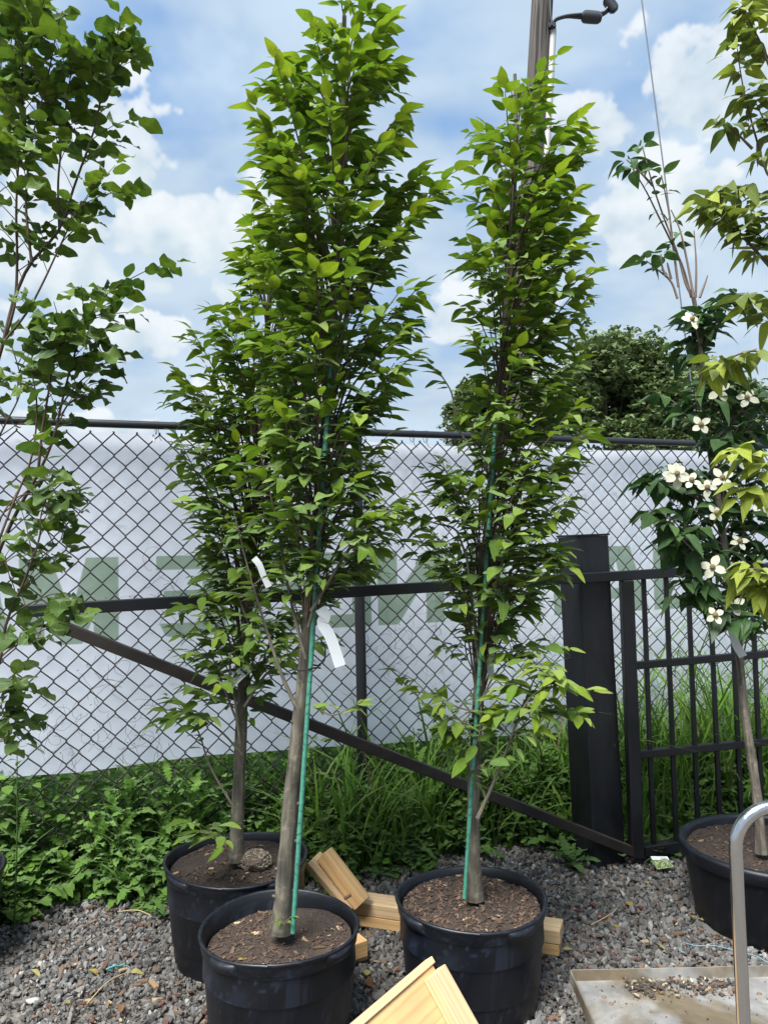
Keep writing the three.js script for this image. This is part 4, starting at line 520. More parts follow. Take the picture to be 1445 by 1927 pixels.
  for (const [p, at, tone] of limbs) { part('branch', tube(shift(p, base), 0.0046, 0.0014, 14, 6), M.twig, tree); const c = new THREE.CatmullRomCurve3(p.map((q) => V(q))); for (const t of at) { const q = c.getPoint(t); whorl(q, c.getTangent(t), R, DOGY, leaves, 6, tone > 0.7 ? 0.06 : 0.064, tone); whorl(q.clone().add(V(rr(R, -0.04, 0.04), rr(R, -0.03, 0.03), rr(R, -0.04, 0.04))), c.getTangent(t), R, DOGY, leaves, 3, 0.056, tone - 0.15); } }
  foliage(tree, DOGY, leaves, R);
}

// ---------- broad trees far behind the fence ----------
{
  const lg = leafGeo({ w: 0.32, N: 3, fold: 0.2, curl: 0.1, wave: 0 }), cl = [], R = rng(71);
  for (let k = 0; k < 7; k++) { const g = lg.clone(), a = k / 7 * 6.3; g.scale(0.1, 0.1, 0.1).rotateX(rr(R, -0.5, 0.9)).rotateY(a + R()).translate(rr(R, -0.07, 0.07), rr(R, -0.06, 0.06), rr(R, -0.07, 0.07)); cl.push(g); }
  const sprig = mergeGeometries(cl), fm = leafM(leafTexA, leafBumpA, 0.2, 0.3);
  function farTree(name, label, c, rx, ry, rz, n, seed) {
    const Q = rng(seed), t = thing(name, label, 'tree', [c[0], 0, c[2]], 0, 'broad trees beyond the fence'), lobes = [];
    part('trunk', tube([[0, -0.2, 0], [0.1, 1.2, 0.05], [0.0, c[1], 0]], 0.22, 0.1, 10, 9), M.barkDogwood, t);
    for (let k = 0; k < 70; k++) { const y = rr(Q, -1, 1), a = Q() * 6.3, r = Math.sqrt(1 - y * y) * rr(Q, 0.55, 1); const L = V(Math.cos(a) * r * rx * 0.8, c[1] + y * ry * 0.82, Math.sin(a) * r * rz * 0.8); lobes.push([L, rr(Q, 0.14, 0.36) * Math.min(rx, ry)]); if (k < 16) part('branch', tube([[0, c[1] * 0.5, 0], [L.x * 0.4, (c[1] * 0.5 + L.y) / 2, L.z * 0.4], L], 0.06, 0.015, 8, 5), M.barkDogwood, t); }
    const list = []; for (let i = 0; i < n; i++) { const [L, r] = lobes[Math.floor(Q() * lobes.length)], d = V(Q() - 0.5, Q() - 0.42, Q() - 0.5).normalize(), p = L.clone().addScaledVector(d, r * Math.pow(Q(), 0.45) * (Q() < 0.2 ? 1.45 : 1)), q = new THREE.Quaternion().setFromEuler(new THREE.Euler(rr(Q, -0.6, 0.6), Q() * 6.3, rr(Q, -0.6, 0.6))), s = rr(Q, 0.8, 1.5), k = rr(Q, 0.7, 1.25); list.push({ m: new THREE.Matrix4().compose(p, q, V(s, s, s)), c: lin(0.15 * k, 0.22 * k, 0.075 * k) }); }
    copies('crown', sprig, fm, list, t, 'stuff');
  }
  farTree('broadleaf_tree', 'large rounded dark green tree rising behind the utility pole', [5.56, 4.128, -19], 2.75, 2.3, 2.6, 15000, 1);
  farTree('broadleaf_tree', 'smaller green tree behind the fence, half hidden by the dogwood', [8.928, 4.584, -21], 1.7, 1.75, 1.7, 7000, 2);
  farTree('broadleaf_tree', 'low green treetop showing left of the middle hornbeam above the rail', [2.585, 4.351, -20], 1.05, 1.5, 1.2, 3500, 3);
}

// ---------- nursery pots ----------
const plasticTex = tex(512, 256, (u, v) => { const n = tn(u, v, 10, 6, 5, 2), s = smooth(0.60, 0.75, tn(u, v, 40, 5, 4, 6)), d = smooth(0.6, 0.8, tn(u, v, 14, 10, 4, 12)); const f = smooth(0.60, 0.70, tn(u, v, 90, 60, 2, 31)) * smooth(0.40, 0.62, tn(u, v, 6, 4, 3, 17)), k = 0.42 + 0.5 * (n - 0.5) + 0.3 * s + 0.25 * d + 0.35 * f; return [k, k * 0.99, k * 0.97]; }, true);
const plasticRough = tex(512, 256, (u, v) => 0.40 + 0.35 * (tn(u, v, 16, 9, 4, 21) - 0.3));
M.pot = S(lin(0.020, 0.028, 0.050), { map: plasticTex, roughnessMap: plasticRough, roughness: 1, bumpMap: plasticRough, bumpScale: 0.0008 });
const soilTex = tex(512, 512, (u, v) => { const n = tn(u, v, 60, 60, 4, 3), m = tn(u, v, 7, 7, 3, 9); const k = 0.30 + 0.28 * (n - 0.5) + 0.14 * (m - 0.5); return [k * 0.78, k * 0.63, k * 0.52]; }, true, [4, 4]);
const soilBump = tex(512, 512, (u, v) => tn(u, v, 70, 70, 4, 6), false, [4, 4]);
const soilM = S(0xffffff, { map: soilTex, bumpMap: soilBump, bumpScale: 0.01, roughness: 0.97 });
const chipG = (() => { const g = new THREE.BoxGeometry(1, 0.2, 0.38), p = g.attributes.position; for (let i = 0; i < p.count; i++) { const e = p.getZ(i) > 0 ? 0.72 : 1; p.setX(i, p.getX(i) * e + 0.1 * p.getY(i)); p.setY(i, p.getY(i) + (p.getX(i) > 0 ? 0.05 : 0)); } g.computeVertexNormals(); return g; })();
function nurseryPot(label, pos, Rr, Hh, o = {}) {
  const pot = thing('nursery_pot', label, 'pot', pos, o.turn || 0, 'black nursery pots'), R = rng(o.seed || 1), seg = 72;
  const rb = Rr * 0.86, pr = o.wideRim ? [[0, 0.004], [rb - 0.012, 0.002], [rb, 0.012], [rb + (Rr - rb) * 0.75, Hh - 0.05], [Rr - 0.012, Hh - 0.042], [Rr + 0.004, Hh - 0.04], [Rr + 0.006, Hh - 0.01], [Rr + 0.001, Hh], [Rr - 0.012, Hh + 0.001], [Rr - 0.02, Hh - 0.012], [Rr - 0.026, Hh - 0.08], [Rr - 0.04, Hh - 0.16]]
    : [[0, 0.004], [rb - 0.014, 0.001], [rb - 0.002, 0.01], [rb + 0.003, 0.075], [rb + 0.0075, 0.079], [rb + (Rr - rb) * 0.50, Hh * 0.62], [rb + (Rr - rb) * 0.50 + 0.005, Hh * 0.64], [Rr - 0.012, Hh - 0.042], [Rr - 0.006, Hh - 0.036], [Rr - 0.004, Hh - 0.014], [Rr, Hh - 0.009], [Rr + 0.002, Hh - 0.003], [Rr - 0.003, Hh + 0.001], [Rr - 0.009, Hh - 0.003], [Rr - 0.012, Hh - 0.02], [Rr - 0.017, Hh - 0.04], [Rr - 0.03, Hh - 0.16]];
  const body = new THREE.LatheGeometry(pr.map(([x, y]) => new THREE.Vector2(Math.max(x, 0.0005), y)), seg);
  const warp = (g) => { const p = g.attributes.position; for (let i = 0; i < p.count; i++) { const x = p.getX(i), y = p.getY(i), z = p.getZ(i), a = Math.atan2(z, x), h = y / Hh, k = 1 + (o.oval || 0.012) * Math.cos(2 * (a - (o.axis || 0.7))) * h * h + 0.006 * Math.sin(3 * a + (o.seed || 1)) * h * h; p.setXYZ(i, x * k, y + (o.dip || 0.003) * Math.sin(2 * a + (o.seed || 1) * 1.7) * smooth(0.7, 1, h), z * k); } g.computeVertexNormals(); };
  warp(body); const bm = part('wall', body, M.pot, pot);
  if (!o.wideRim) for (let k = 0; k < 4; k++) { // moulded lifting lugs under the rim
    const a0 = (o.lug ?? 0.85) + k * Math.PI / 2, P = [], U = [], I = [], nu = 14, nv = 8; for (let i = 0; i <= nu; i++) for (let j = 0; j <= nv; j++) { const u = i / nu, v = j / nv, a = a0 + (u - 0.5) * 0.5, b = Math.pow(Math.sin(Math.PI * u), 0.45), r = Rr - 0.007 + 0.017 * b * Math.sin(Math.PI * Math.pow(v, 0.8)) ** 0.6; P.push(Math.cos(a) * r, Hh - 0.004 - 0.034 * v, Math.sin(a) * r); U.push(u * 0.4, v * 0.1); } for (let i = 0; i < nu; i++) for (let j = 0; j < nv; j++) { const a = i * (nv + 1) + j, b = a + nv + 1; I.push(a, b, a + 1, b, b + 1, a + 1); }
    const g = new THREE.BufferGeometry(); g.setAttribute('position', new THREE.Float32BufferAttribute(P, 3)); g.setAttribute('uv', new THREE.Float32BufferAttribute(U, 2)); g.setIndex(I); warp(g); part('lifting_lug', g, M.pot, pot);
  }
  // soil surface
  const sr = Rr - 0.0165 - (o.soil || 0.03) * 0.12, sy = Hh - (o.soil || 0.03), P = [0, sy + (o.mound ?? 0.02), 0], U = [0, 0], I = [], nr = 22, na = 64;
  const hgt = (x, z) => { const r = Math.hypot(x, z) / sr; return sy + (o.mound ?? 0.02) * (1 - r * r) + 0.012 * (fbm(x * 22 + 9, o.seed || 1, z * 22, 4) - 0.5) + (o.tilt || 0) * x - (o.tiltz || 0) * z; };
  for (let i = 1; i <= nr; i++) for (let k = 0; k < na; k++) { const a = k / na * 6.28319, r = sr * i / nr * (1 + (o.oval || 0.012) * Math.cos(2 * (a - (o.axis || 0.7)))), x = Math.cos(a) * r, z = Math.sin(a) * r; P.push(x, hgt(x, z), z); U.push(x, z); }
  for (let k = 0; k < na; k++) I.push(0, 1 + (k + 1) % na, 1 + k); for (let i = 0; i < nr - 1; i++) for (let k = 0; k < na; k++) { const a = 1 + i * na + k, b = 1 + i * na + (k + 1) % na; I.push(a, b, a + na, b, b + na, a + na); }
  const sg = new THREE.BufferGeometry(); sg.setAttribute('position', new THREE.Float32BufferAttribute(P, 3)); sg.setAttribute('uv', new THREE.Float32BufferAttribute(U, 2)); sg.setIndex(I); sg.computeVertexNormals(); const soil = part('soil', sg, soilM, pot);
  const chips = []; for (let i = 0; i < (o.chips ?? 900); i++) { const a = R() * 6.283, r = sr * 0.985 * Math.sqrt(R()), x = Math.cos(a) * r, z = Math.sin(a) * r; if (fbm(x * 9 + 3, 2, z * 9 + (o.seed || 1), 2) < (o.bare ?? 0.35)) continue; const s = 0.004 + 0.017 * Math.pow(R(), 2.6), b = R(), k = rr(R, 0.7, 1.3); chips.push({ m: new THREE.Matrix4().compose(V(x, hgt(x, z) + 0.002, z), new THREE.Quaternion().setFromEuler(new THREE.Euler(rr(R, -0.5, 0.5), R() * 6.3, rr(R, -0.5, 0.5))), V(s, s * 0.8, s)), c: b < 0.62 ? lin(0.055 * k, 0.035 * k, 0.024 * k) : b < 0.95 ? lin(0.105 * k, 0.063 * k, 0.04 * k) : lin(0.30 * k, 0.21 * k, 0.12 * k) }); }
  if (chips.length) copies('bark_mulch', chipG, S(0xffffff, { roughness: 0.9 }), chips, soil, 'stuff');
  return pot;
}
const flat = (p) => [p[0], 0.004, p[2]];
nurseryPot('black nursery pot at the front, holding the tallest hornbeam', flat([-0.307, 0.292, -2.131]), 0.214, 0.292, { seed: 3, soil: 0.042, mound: 0.012, tilt: 0.05, chips: 1100, bare: 0.42, lug: 0.62, oval: 0.016, dip: 0.005 });
nurseryPot('black nursery pot behind the front pot, with a lump of roots on its soil', flat([-0.505, 0.31, -2.563]), 0.231, 0.31, { seed: 5, soil: 0.028, mound: 0.018, chips: 700, bare: 0.45, lug: 0.75, oval: 0.02, dip: 0.006 });
nurseryPot('black nursery pot in the middle, its soil thickly covered with bark mulch', flat([0.224, 0.292, -2.277]), 0.2155, 0.292, { seed: 9, soil: 0.026, mound: 0.016, chips: 1500, bare: 0.2, lug: 0.98, oval: 0.014, dip: 0.004 });
nurseryPot('wide black tub with a broad rim at the right, holding the flowering dogwood', flat([1.306, 0.262, -2.699]), 0.296, 0.262, { seed: 13, soil: 0.03, mound: 0.01, chips: 900, bare: 0.3, wideRim: true });
nurseryPot('black nursery pot just cut off by the left edge of the picture', flat([-1.478, 0.292, -2.527]), 0.214, 0.292, { seed: 17, soil: 0.03, chips: 60 });
nurseryPot('black nursery pot of the lime leaved dogwood beyond the right edge', [1.36, 0.004, -1.98], 0.2, 0.27, { seed: 19, soil: 0.03, chips: 60 });

// root lump on the rear pot
{
  const g = new THREE.IcosahedronGeometry(0.5, 5), p = g.attributes.position; for (let i = 0; i < p.count; i++) { const v = new THREE.Vector3().fromBufferAttribute(p, i), n = 0.75 + 0.55 * fbm(v.x * 5 + 3, v.y * 5, v.z * 5, 4) + 0.14 * (fbm(v.x * 22, v.y * 22, v.z * 22, 2) - 0.5); p.setXYZ(i, v.x * n * 0.098, v.y * n * 0.062, v.z * n * 0.09); } g.computeVertexNormals();
  const q = [-0.437, 0.325, -2.516], rt = thing('root_clod', 'grey clod of dried roots lying on the soil of the rear pot', 'root clod', [q[0], 0.318, q[2] + 0.01]), Rk = rng(64), fib = [];
  part('core', g, S(lin(0.17, 0.13, 0.095), { roughness: 1, bumpMap: soilBump, bumpScale: 0.006 }), rt);
  for (let k = 0; k < 150; k++) { const a = Rk() * 6.283, e = rr(Rk, -0.2, 1.3), pt = (a1, e1, r) => V(Math.cos(a1) * Math.cos(e1) * 0.049 * r, Math.sin(e1) * 0.031 * r, Math.sin(a1) * Math.cos(e1) * 0.045 * r), da = rr(Rk, -0.5, 0.5), de = rr(Rk, -0.35, 0.35); fib.push(tube([pt(a, e, 1.0), pt(a + da * 0.5, e + de * 0.5, rr(Rk, 1.05, 1.16)), pt(a + da, e + de, rr(Rk, 0.98, 1.12))], 0.0011, 0.0007, 5, 4, null, false)); }
  part('root_fibres', fib, S(lin(0.30, 0.25, 0.185), { roughness: 1 }), rt);
}
// small leafy suckers at trunk bases
function sucker(label, pts, len, sub, seed, name = 'sucker_shoot', cat = 'shoot') {
  const R = rng(seed), b = V(pts[0]), t = thing(name, label, cat, pts[0]), leaves = [], c = new THREE.CatmullRomCurve3(pts.map((p) => V(p))); const gs = [tube(shift(pts, b), 0.002, 0.001, 10, 5)]; leafyShoot(c, 0.2, HORN, len, len * 0.34, R, leaves, 0.45, 0.3);
  for (let k = 0; k < sub; k++) { const p = c.getPoint(rr(R, 0.2, 0.9)), a = R() * 6.3, q = p.clone().add(V(Math.cos(a) * len * 0.9, len * rr(R, -0.2, 0.5), Math.sin(a) * len * 0.9)), mm = p.clone().lerp(q, 0.5).add(V(0, 0.008, 0)); gs.push(tube(shift([p, mm, q], b), 0.0012, 0.0008, 4, 4)); leafyShoot(new THREE.CatmullRomCurve3([p, mm, q]), 0.3, HORN, len, len * 0.36, R, leaves, 0.4, 0.3); }
  part('stem', gs, M.twig, t); leaves.forEach((l) => { const m = part('leaf', HORN.geos[Math.floor(R() * 4)], HORN.mats[clamp(Math.floor(l.shade * 5), 0, 4)], t); basisM(l.p.sub(b), l.side, l.n, l.d, l.len * l.w, l.len * l.y, l.len).decompose(m.position, m.quaternion, m.scale); });
}
sucker('leafy green sucker shoot drooping over the rear pot soil', [[-0.468, 0.407, -2.33], [-0.507, 0.444, -2.33], [-0.538, 0.468, -2.33], [-0.578, 0.475, -2.33]], 0.07, 6, 31);
sucker('tiny two leaved sprout at the foot of the front trunk', [[-0.286, 0.335, -2.04], [-0.277, 0.344, -2.04], [-0.267, 0.353, -2.04]], 0.022, 2, 37);

// ---------- green stakes, ties, tags ----------
const stakeM = S(lin(0.07, 0.30, 0.21), { roughness: 0.55, bumpMap: steelBump, bumpScale: 0.001, map: tex(64, 256, (u, v) => 0.85 + 0.3 * (tn(u, v, 4, 40, 3, 2) - 0.5) - 0.25 * smooth(0.66, 0.75, tn(u, v, 6, 60, 2, 8)), true, [6, 3]) });
function stake(label, a, b, r, ties) { const s = part('plant_stake', tube([a, b], r, r, 30, 8, (t) => 1 + 0.12 * Math.exp(-((((t * 9) % 1 - 0.5) / 0.05) ** 2))), stakeM, scene); tag(s, label, 'stake'); }
stake('long green coated stake standing in the front pot', [-0.26, 0.313, -2.045], [-0.135, 1.794, -2.045], 0.0064);
stake('green coated stake left of the middle tree trunk', [0.2, 0.323, -2.2], [0.326, 1.651, -2.2], 0.0057);
{ // tie round trunk and stake
  const c = V([-0.218, 0.987, -2.07]), pts = []; for (let k = 0; k <= 24; k++) { const a = k / 24 * 6.283 * 1.05; pts.push(c.clone().add(V(0.0 + Math.cos(a) * 0.033 + 0.006, 0.004 * Math.sin(a * 2) + k * 0.0004, Math.sin(a) * 0.034))); } pts.push(c.clone().add(V(0.05, 0.02, 0.02)), c.clone().add(V(0.055, 0.05, 0.02)), c.clone().add(V(0.048, 0.066, 0.01)));
  tag(part('trunk_tie', tube(pts, 0.0024, 0.0022, 60, 6), M.vinyl, scene), 'black rubber tie binding the front trunk to its stake', 'tie');
  const c2 = V([-0.142, 1.745, -2.07]), p2 = []; for (let k = 0; k <= 40; k++) { const a = k / 40 * 6.283 * 2.1; p2.push(c2.clone().add(V(Math.cos(a) * 0.02, 0.012 * (k / 40 - 0.5), Math.sin(a) * 0.026))); } tag(part('trunk_tie', tube(p2, 0.002, 0.002, 70, 5), M.vinyl, scene), 'black tie high on the front trunk among the leaves', 'tie');
}
const tagPaper = (lines, seed) => { const cv = document.createElement('canvas'); cv.width = 256; cv.height = 64; const c = cv.getContext('2d'); c.fillStyle = '#c3c8cb'; c.fillRect(0, 0, 256, 64); c.fillStyle = '#3a3d40'; const R = rng(seed); if (lines) for (let j = 0; j < 4; j++) { let x = 30; while (x < 190 + (j % 2) * 30) { const w = 6 + R() * 20; c.fillRect(x, 12 + j * 11, w, 4); x += w + 5; } } const t = new THREE.CanvasTexture(cv); t.colorSpace = THREE.SRGBColorSpace; return Ph(0xffffff, { map: t, roughness: 0.9, transmission: 0.12, thickness: 0, side: THREE.DoubleSide }); };
function strip(pts, w, face, mat, name, label) { // a bent paper or plastic strip following points
  const c = new THREE.CatmullRomCurve3(pts.map((p) => V(p))), n = 16, P = [], U = [], I = [], th = 0.0004; for (let i = 0; i <= n; i++) { const t = i / n, p = c.getPoint(t), tg = c.getTangent(t), s = new THREE.Vector3().crossVectors(tg, V(face)).normalize().multiplyScalar(w / 2), nn = new THREE.Vector3().crossVectors(s, tg).normalize().multiplyScalar(0.002 * Math.sin(t * 5)); for (const k of [-1, 1]) { P.push(p.x + s.x * k + nn.x, p.y + s.y * k + nn.y, p.z + s.z * k + nn.z); U.push(t, k < 0 ? 0 : 1); } } for (let i = 0; i < n; i++) { const a = i * 2; I.push(a, a + 1, a + 2, a + 2, a + 1, a + 3); }
  const g = new THREE.BufferGeometry(); g.setAttribute('position', new THREE.Float32BufferAttribute(P, 3)); g.setAttribute('uv', new THREE.Float32BufferAttribute(U, 2)); g.setIndex(I); g.computeVertexNormals(); return tag(part(name, g, mat, scene), label, 'tag', 'plant tags');
}
const blank = tagPaper(false, 1);
strip([[-0.17, 1.151, -2], [-0.158, 1.13, -2], [-0.166, 1.114, -2], [-0.148, 1.082, -2], [-0.132, 1.037, -2], [-0.121, 1.001, -2]], 0.029, [0.2, 0.1, 1], blank, 'plant_tag', 'long blank white tag dangling right of the front trunk');
strip([[-0.391, 1.284, -2.3], [-0.375, 1.264, -2.3], [-0.362, 1.228, -2.3], [-0.348, 1.196, -2.3]], 0.019, [-0.2, 0.2, 1], blank, 'plant_tag', 'narrow white tag on the rear left tree among leaves');
strip([[-0.498, 0.884, -2.38], [-0.462, 0.919, -2.38], [-0.422, 0.955, -2.38]], 0.033, [-0.1, 0.25, 1], tagPaper(true, 5), 'plant_tag', 'white printed tag hanging slanted on the rear left trunk');
strip([[1.141, 1.061, -2.56], [1.139, 1.02, -2.56], [1.151, 0.963, -2.56], [1.173, 0.921, -2.56]], 0.026, [-0.45, 0, 1], blank, 'plant_tag', 'curved white tag hanging from the dogwood trunk');
strip([[0.295, 1.02, -2.24], [0.3, 0.996, -2.24], [0.296, 0.963, -2.24], [0.301, 0.92, -2.24]], 0.02, [0.2, 0, 1], blank, 'plant_tag', 'white tag partly hidden behind the middle trunk');

// ---------- timber ----------
{
  const o = [0.293, 0.04, -2.637], f = thing('timber_frame', 'broken pale pine frame lying on the gravel behind the middle pot', 'timber'), p = (a) => a;
  const A = [-0.185, 0, -2.743], B = [0.519, 0, -2.49], d = V(B).sub(V(A)).normalize(), n = V(-d.z, 0, d.x).multiplyScalar(-1), inn = V(d.z, 0, -d.x); if (inn.z > 0) inn.negate();
  const off = (q, y, k = 0.045) => [q[0] + inn.x * k, y, q[2] + inn.z * k];
  const low = part('lower_board', bar(off(A, 0.026), off(B, 0.026), 0.089, 0.036, UPV, 0.003), M.pineWarm, f);
  const b2 = [B[0] + 0.004, 0, B[2] + 0.004];
  part('upper_beam', bar(off(A, 0.0665), off(b2, 0.0665), 0.088, 0.043, UPV, 0.004), M.pine, f);
  // pair of boards leaning up from the left end
  const t1 = [-0.278, 0.223, -2.76], t2 = [-0.13, 0.083, -2.7], t3 = [-0.235, 0.248, -2.74], t4 = [-0.103, 0.102, -2.68];
  part('leaning_board', bar(t1, t2, 0.075, 0.026, V(0.6, 0.5, 0.55), 0.003), M.pine, f);
  part('leaning_board', bar(t3, t4, 0.05, 0.05, V(0.6, 0.5, 0.3), 0.003), M.pineWarm, f);
  const e1 = [-0.106, 0, -2.467], e2 = [-0.343, 0, -2.838];
  part('floor_beam', bar([e1[0], 0.052, e1[2]], [e2[0], 0.052, e2[2]], 0.06, 0.05, UPV, 0.003), M.pineWarm, f); part('floor_board', bar([e1[0] - 0.005, 0.018, e1[2] - 0.012], [e2[0], 0.018, e2[2]], 0.07, 0.018, UPV, 0.003), M.pine, f);
  const sc = part('bark_scrap', tube([[-0.156, 0.176, -2.55], [-0.135, 0.187, -2.55]], 0.006, 0.005, 4, 6), S(lin(0.11, 0.065, 0.04)), f);
}
{ // plywood panel leaning in the foreground
  const c1 = V(0.094, 0.325, -1.86), u = V(-0.57, 0, 0.82).normalize(), d2 = V(0.090, -0.142, 0.063).normalize(), n = new THREE.Vector3().crossVectors(d2, u).normalize(); if (n.y < 0) n.negate();
  const f = thing('crate_panel', 'pale plywood crate panel with a batten, leaning in the foreground', 'wood panel'), at = (a, b, k) => c1.clone().addScaledVector(u, a).addScaledVector(d2, b).addScaledVector(n, k);
  const slab = (a0, a1, b0, b1, k0, k1, rad) => { const g = block(a1 - a0, k1 - k0, b1 - b0, rad); return g.applyMatrix4(new THREE.Matrix4().makeBasis(u, n, new THREE.Vector3().crossVectors(u, n)).setPosition(at((a0 + a1) / 2, (b0 + b1) / 2, (k0 + k1) / 2))); };
  part('panel', slab(0.006, 0.46, 0.0, 0.405, -0.012, 0, 0.0015), M.pineWarm, f);
  part('batten', slab(0.0, 0.062, 0.012, 0.40, 0.0005, 0.03, 0.003), M.pine, f);
  part('batten', slab(0.40, 0.46, 0.012, 0.40, 0.0005, 0.03, 0.003), M.pine, f);
  part('top_strip', slab(0.0, 0.46, -0.016, -0.0005, -0.02, 0.006, 0.002), M.pine, f);
}

// ---------- flatbed cart ----------
{
  const galv = tex(512, 512, (u, v) => { const n = tn(u, v, 12, 12, 4, 2), sp = tn(u, v, 40, 40, 2, 5), rust = smooth(0.34, 0.54, tn(u, v, 5, 5, 6, 9)), sc = smooth(0.66, 0.74, tn(u, v, 9, 60, 3, 13)); const k = 0.60 + 0.25 * (n - 0.5) + 0.12 * (sp - 0.5) ; return [k * (1 - 0.22 * rust), k * (0.99 - 0.29 * rust), k * (0.97 - 0.4 * rust)]; }, true, [1.3, 1.3]);
  const gm = S(lin(0.8, 0.8, 0.8), { map: galv, roughness: 0.5, metalness: 0.35, bumpMap: steelBump, bumpScale: 0.0006 });
  const c = thing('flatbed_cart', 'low galvanised flatbed cart with a bent chrome handle, bottom right', 'cart', [0.736, 0, -1.68]);
  const W = 0.53, D = 0.88, y = 0.135;
  part('tray_floor', block(W - 0.004, 0.004, D - 0.004, 0.001).translate(0, y, 0), gm, c);
  const lip = (w, h, d, x, yy, z, r = 0) => { const g = block(w, h, d, 0.0008); g.rotateX(r).translate(x, yy, z); part('tray_lip', g, gm, c); };
  lip(W + 0.004, 0.034, 0.003, 0, y + 0.012, -D / 2, -0.12); lip(W + 0.004, 0.034, 0.003, 0, y + 0.012, D / 2, 0.12); lip(0.003, 0.034, D - 0.006, -W / 2, y + 0.012, 0); lip(0.003, 0.034, D - 0.006, W / 2, y + 0.012, 0);
  for (const x of [-0.2, 0.2]) part('frame_rail', bar([x, y - 0.022, -D / 2 + 0.01], [x, y - 0.022, D / 2 - 0.01], 0.03, 0.036), M.blackSteel, c);
  for (const [x, z] of [[-0.2, -0.33], [0.2, -0.33], [-0.2, 0.33], [0.2, 0.33]]) { const w = part('wheel', new THREE.TorusGeometry(0.032, 0.014, 8, 20).rotateY(Math.PI / 2).translate(x, 0.048, z), S(lin(0.02, 0.02, 0.02), { roughness: 0.8 }), c); part('hub', new THREE.CylinderGeometry(0.022, 0.022, 0.02, 14).rotateZ(Math.PI / 2).translate(x, 0.048, z), M.blackSteel, w); part('caster_fork', bar([x, 0.05, z], [x, 0.094, z], 0.036, 0.012, V(0, 0, 1)), M.blackSteel, c); }
  for (const [x, z] of [[-0.2, -0.36], [-0.19, -0.33], [-0.212, -0.2], [0.2, -0.36]]) part('rivet', new THREE.SphereGeometry(0.0065, 10, 6).scale(1, 0.35, 1).translate(x, y + 0.003, z), S(lin(0.16, 0.1, 0.07), { roughness: 0.7 }), c);
  const hz = 0.33, hx = -0.146, hx2 = 0.18, ht = 0.84, chrome = S(lin(0.56, 0.56, 0.57), { roughness: 0.24, metalness: 1, bumpMap: steelBump, bumpScale: 0.0002, roughnessMap: tex(128, 256, (u, v) => 0.6 + 0.7 * smooth(0.45, 0.7, tn(u, v, 5, 14, 4, 4)), false, [7, 3]) });
  const hp = [[hx, y, hz], [hx, 0.4, hz], [hx, ht - 0.1, hz]]; for (let k = 0; k <= 6; k++) { const a = Math.PI - k / 6 * Math.PI / 2; hp.push([hx + 0.07 + 0.07 * Math.cos(a), ht - 0.07 + 0.07 * Math.sin(a), hz]); } for (let k = 0; k <= 6; k++) { const a = Math.PI / 2 - k / 6 * Math.PI / 2; hp.push([hx2 - 0.07 + 0.07 * Math.cos(a), ht - 0.07 + 0.07 * Math.sin(a), hz]); } hp.push([hx2, ht - 0.1, hz], [hx2, 0.4, hz], [hx2, y, hz]);
  part('handle', tube(hp, 0.0112, 0.0112, 120, 16), chrome, c);
  // dirt lying on the tray
  const R = rng(88), l = []; for (let i = 0; i < 1500; i++) { const u = R(), back = R() < 0.4, x = back ? rr(R, -0.13, 0.16) : rr(R, -0.24, 0.24), z = back ? -D / 2 + 0.05 + 0.06 * (R() + R() - 1) * 0.9 : rr(R, -D / 2 + 0.02, D / 2 - 0.02); const s = back ? 0.003 + 0.016 * Math.pow(R(), 3) : 0.0015 + 0.006 * Math.pow(R(), 4), k = rr(R, 0.6, 1.4); l.push({ m: new THREE.Matrix4().compose(V(x, y + 0.004 + (back ? R() * 0.008 : 0), z), new THREE.Quaternion().setFromEuler(new THREE.Euler(rr(R, -0.3, 0.3), R() * 6.3, rr(R, -0.3, 0.3))), V(s, s, s)), c: R() < 0.5 ? lin(0.045 * k, 0.038 * k, 0.032 * k) : R() < 0.7 ? lin(0.13 * k, 0.085 * k, 0.055 * k) : lin(0.3 * k, 0.24 * k, 0.17 * k) }); }
  const dirt = copies('tray_litter', chipG, S(0xffffff, { roughness: 0.95 }), l, scene, 'stuff'); dirt.position.copy(c.position); tag(dirt, 'bark scraps and dirt lying on the cart tray', 'litter', null, 'stuff');
}

